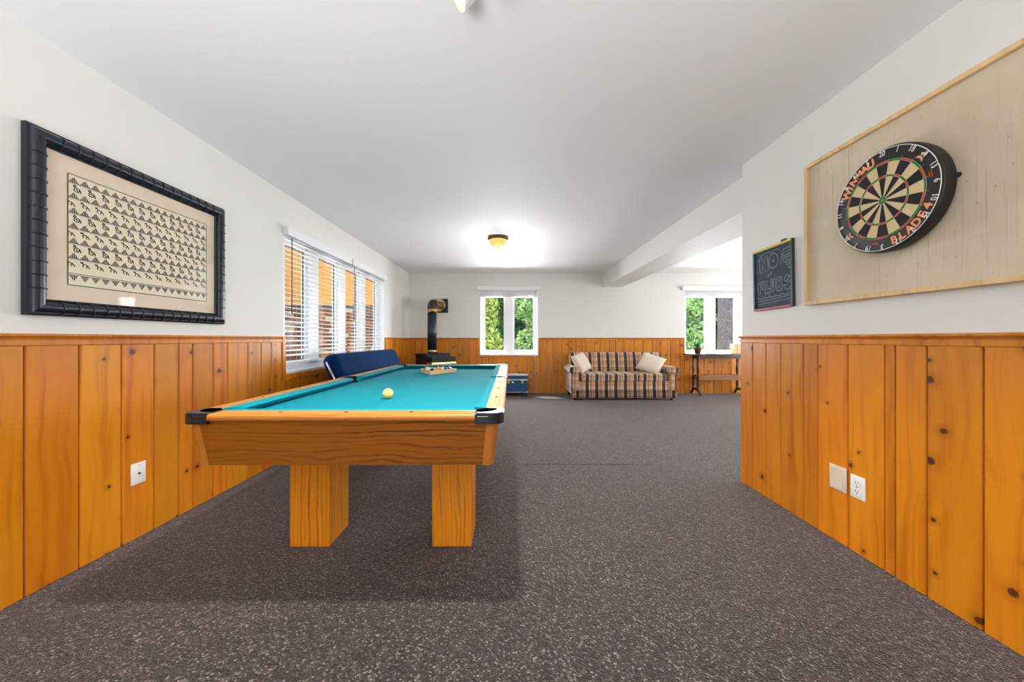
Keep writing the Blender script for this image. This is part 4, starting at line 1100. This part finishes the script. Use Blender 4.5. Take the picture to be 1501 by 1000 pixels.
def foliage(parent, centers, n, size, mat_, seed):
    r = np.random.default_rng(seed); P = []
    for (cx, cy, cz, rx, ry, rz) in centers:
        m = n//len(centers); u = r.normal(size=(m, 3)); u /= np.linalg.norm(u, axis=1)[:, None]
        rad = r.uniform(.45, 1, m)**.6
        P.append(u*rad[:, None]*np.array([rx, ry, rz])+np.array([cx, cy, cz]))
    P = np.concatenate(P); m = len(P)
    nrm = r.normal(size=(m, 3))+np.array([0, -.5, .7]); nrm /= np.linalg.norm(nrm, axis=1)[:, None]
    t1 = np.cross(nrm, r.normal(size=(m, 3))); t1 /= np.linalg.norm(t1, axis=1)[:, None]; t2 = np.cross(nrm, t1)
    s = (size*r.uniform(.6, 1.3, m))[:, None]
    V = np.stack([P-t1*s, P-t2*s*.45+nrm*s*.10, P+t1*s, P+t2*s*.45+nrm*s*.10], 1).reshape(-1, 3)
    me = bpy.data.meshes.new('foliage'); F = np.arange(4*m).reshape(m, 4)
    T = np.concatenate([F[:, [0, 1, 2]], F[:, [0, 2, 3]]])
    me.vertices.add(4*m); me.vertices.foreach_set('co', V.ravel().astype(np.float32))
    me.loops.add(6*m); me.loops.foreach_set('vertex_index', T.ravel().astype(np.int32))
    me.polygons.add(2*m); me.polygons.foreach_set('loop_start', np.arange(0, 6*m, 3, dtype=np.int32)); me.polygons.foreach_set('loop_total', np.full(2*m, 3, dtype=np.int32))
    me.update(); me.validate(); me.materials.append(M[mat_])
    o = bpy.data.objects.new('foliage', me); COL.objects.link(o); o.parent = parent; o['kind'] = 'stuff'; return o
def tree(label, x, y, h, r, mat_, seed, n=6000, trunk=.05, size=.085, low=.2, name='leafy_tree', group='trees outside the back windows'):
    z = gz(x, y); q = random.Random(seed)
    t = thing(name, label, 'tree', (x, y, z), 0, group)
    bm = new_bm(); pts = [(0, 0, -.1)]+[(q.uniform(-.08, .08), q.uniform(-.08, .08), h*k/4) for k in (1, 2, 3, 4)]
    bm_tube(bm, pts, lambda u: trunk*(1-.75*u), 10)
    for k in range(7):
        a = q.uniform(0, 2*PI); z0 = h*q.uniform(.25, .8); bm_tube(bm, [(0, 0, z0), (math.cos(a)*r*.45, math.sin(a)*r*.45, z0+.2), (math.cos(a)*r*.85, math.sin(a)*r*.85, z0+.3)], lambda u: trunk*.35*(1-.8*u), 6)
    obj('trunk', bm, 'bark', t)
    cs = []
    for k in range(9):
        a = q.uniform(0, 2*PI); rr = r*q.uniform(.1, .65)
        cs.append((math.cos(a)*rr, math.sin(a)*rr, low+(h-low)*(k+.5)/9, r*.6, r*.6, max(.3, h/9*1.3)))
    foliage(t, cs, n, size, mat_, seed)
for a in (('yellow-green leafy bush filling the left pane of the middle back window', -.80, 9.2, 2.7, .74, 'fol_a', 1, 8000, .04, .062),
          ('mid green leafy bush filling the right pane of the middle back window', .82, 9.3, 2.9, .74, 'fol_b', 2, 8000, .04, .062),
          ('leafy bush outside the left pane of the right back window', 4.32, 8.7, 1.9, .5, 'fol_b', 6, 6000, .04, .06),
          ('yellow-green bush on the slope left of the middle back window', -2.2, 9.6, 2.8, .75, 'fol_a', 14, 5000, .04, .075),
          ('yellow-green bush on the slope between the two back windows', 2.4, 9.6, 2.8, .8, 'fol_a', 15, 5000, .04, .075),
          ('dark green tree behind the two bushes of the middle back window', .05, 11.6, 4.2, 1.1, 'fol_c', 3, 8000, .06, .10),
          ('pale green tree on the slope behind the left window of the back wall', -2.6, 12.0, 4.2, 1.2, 'fol_b', 4, 6000, .06, .11),
          ('green tree on the slope behind the sofa wall', 2.8, 12.0, 4.2, 1.2, 'fol_b', 5, 6000, .06, .11),
          ('yellow-green tree behind the grey trunks of the right back window', 5.6, 12.2, 4.4, 1.3, 'fol_a', 7, 8000, .06, .10),
          ('tall dark green tree farther right on the slope', 8.6, 12.6, 5.0, 1.5, 'fol_c', 8, 6000, .06, .12),
          ('tall dark green tree high on the slope behind the middle window', -.4, 15.5, 5.5, 1.9, 'fol_c', 16, 7000, .08, .15),
          ('tall mid green tree high on the slope behind the right window', 5.0, 16.0, 5.5, 2.0, 'fol_b', 17, 7000, .08, .15),
          ('tall dark green tree on the slope at the far left', -6.0, 13.0, 5.0, 1.8, 'fol_c', 9, 6000, .06, .12)):
    lb, x_, y_, h_, r_, m_, sd_, n_, tk, sz = a
    tree(lb, x_, y_, h_, r_, m_, sd_, n_, tk, sz, low=-.05)
def big_trunk(label, x, y, r, h, seed):
    q = random.Random(seed); bm = new_bm(); z = gz(x, y)-.1; secs = []
    n = 22; lob = [q.uniform(.9, 1.1) for _ in range(n)]
    for k in range(12):
        zz = h*k/11; f_ = r*(1.35-.35*min(1, zz/.6))*(1-.12*zz/h)
        secs.append([(f_*lob[i]*(1+q.uniform(-.03, .03))*math.cos(2*PI*i/n), f_*lob[i]*(1+q.uniform(-.03, .03))*math.sin(2*PI*i/n), zz) for i in range(n)])
    bm_loft(bm, secs, smooth=True); o = obj('tree_trunk', bm, 'bark', loc=(x, y, z)); tag(o, label, 'tree')
big_trunk('thick grey tree trunk outside the right pane of the right back window', 5.50, 8.9, .33, 4.5, 11)
big_trunk('grey tree trunk outside the left pane of the right back window', 4.95, 10.2, .20, 5.0, 12)
# house wing beyond the left windows: cedar planks over a rubble-brick base
wing = struct_empty('house_wing')
YW = 6.95
boxes('backing', [((-8.0, YW+.04, -.15), (-2.09, YW+.3, 4.6))], 'mortar', None, wing)
bm0 = {}
for i in range(27):
    z0 = 1.66+i*.105
    bm = new_bm(); bm_hull(bm, [(-8.0, YW+.004, z0), (-2.09, YW+.004, z0), (-2.09, YW+.04, z0), (-8.0, YW+.04, z0), (-8.0, YW+.022, z0+.11), (-2.09, YW+.022, z0+.11), (-2.09, YW+.04, z0+.11), (-8.0, YW+.04, z0+.11)])
    obj('siding_plank', bm, 'siding', wing)
box('water_table', (-8.0, YW-.03, 1.60), (-2.09, YW+.04, 1.655), 'gasket', wing)
meshes = []
for k in range(5):
    bm = new_bm(); bm_box(bm, (0, 0, 0), (.19+.012*k, .05, .076), .008, 1); o = obj('brick', bm, 'brick', wing); meshes.append(o.data); bpy.data.objects.remove(o)
nb = 0
for row in range(18):
    z = .15+row*.081; x = -4.75+rng.uniform(0, .12)
    while x < -2.32 and nb < 300:
        k = rng.randrange(5); o = bpy.data.objects.new('brick', meshes[k]); COL.objects.link(o); o.parent = wing
        o.location = (x, YW-.008-rng.uniform(0, .012), z); x += .19+.012*k+.010; nb += 1
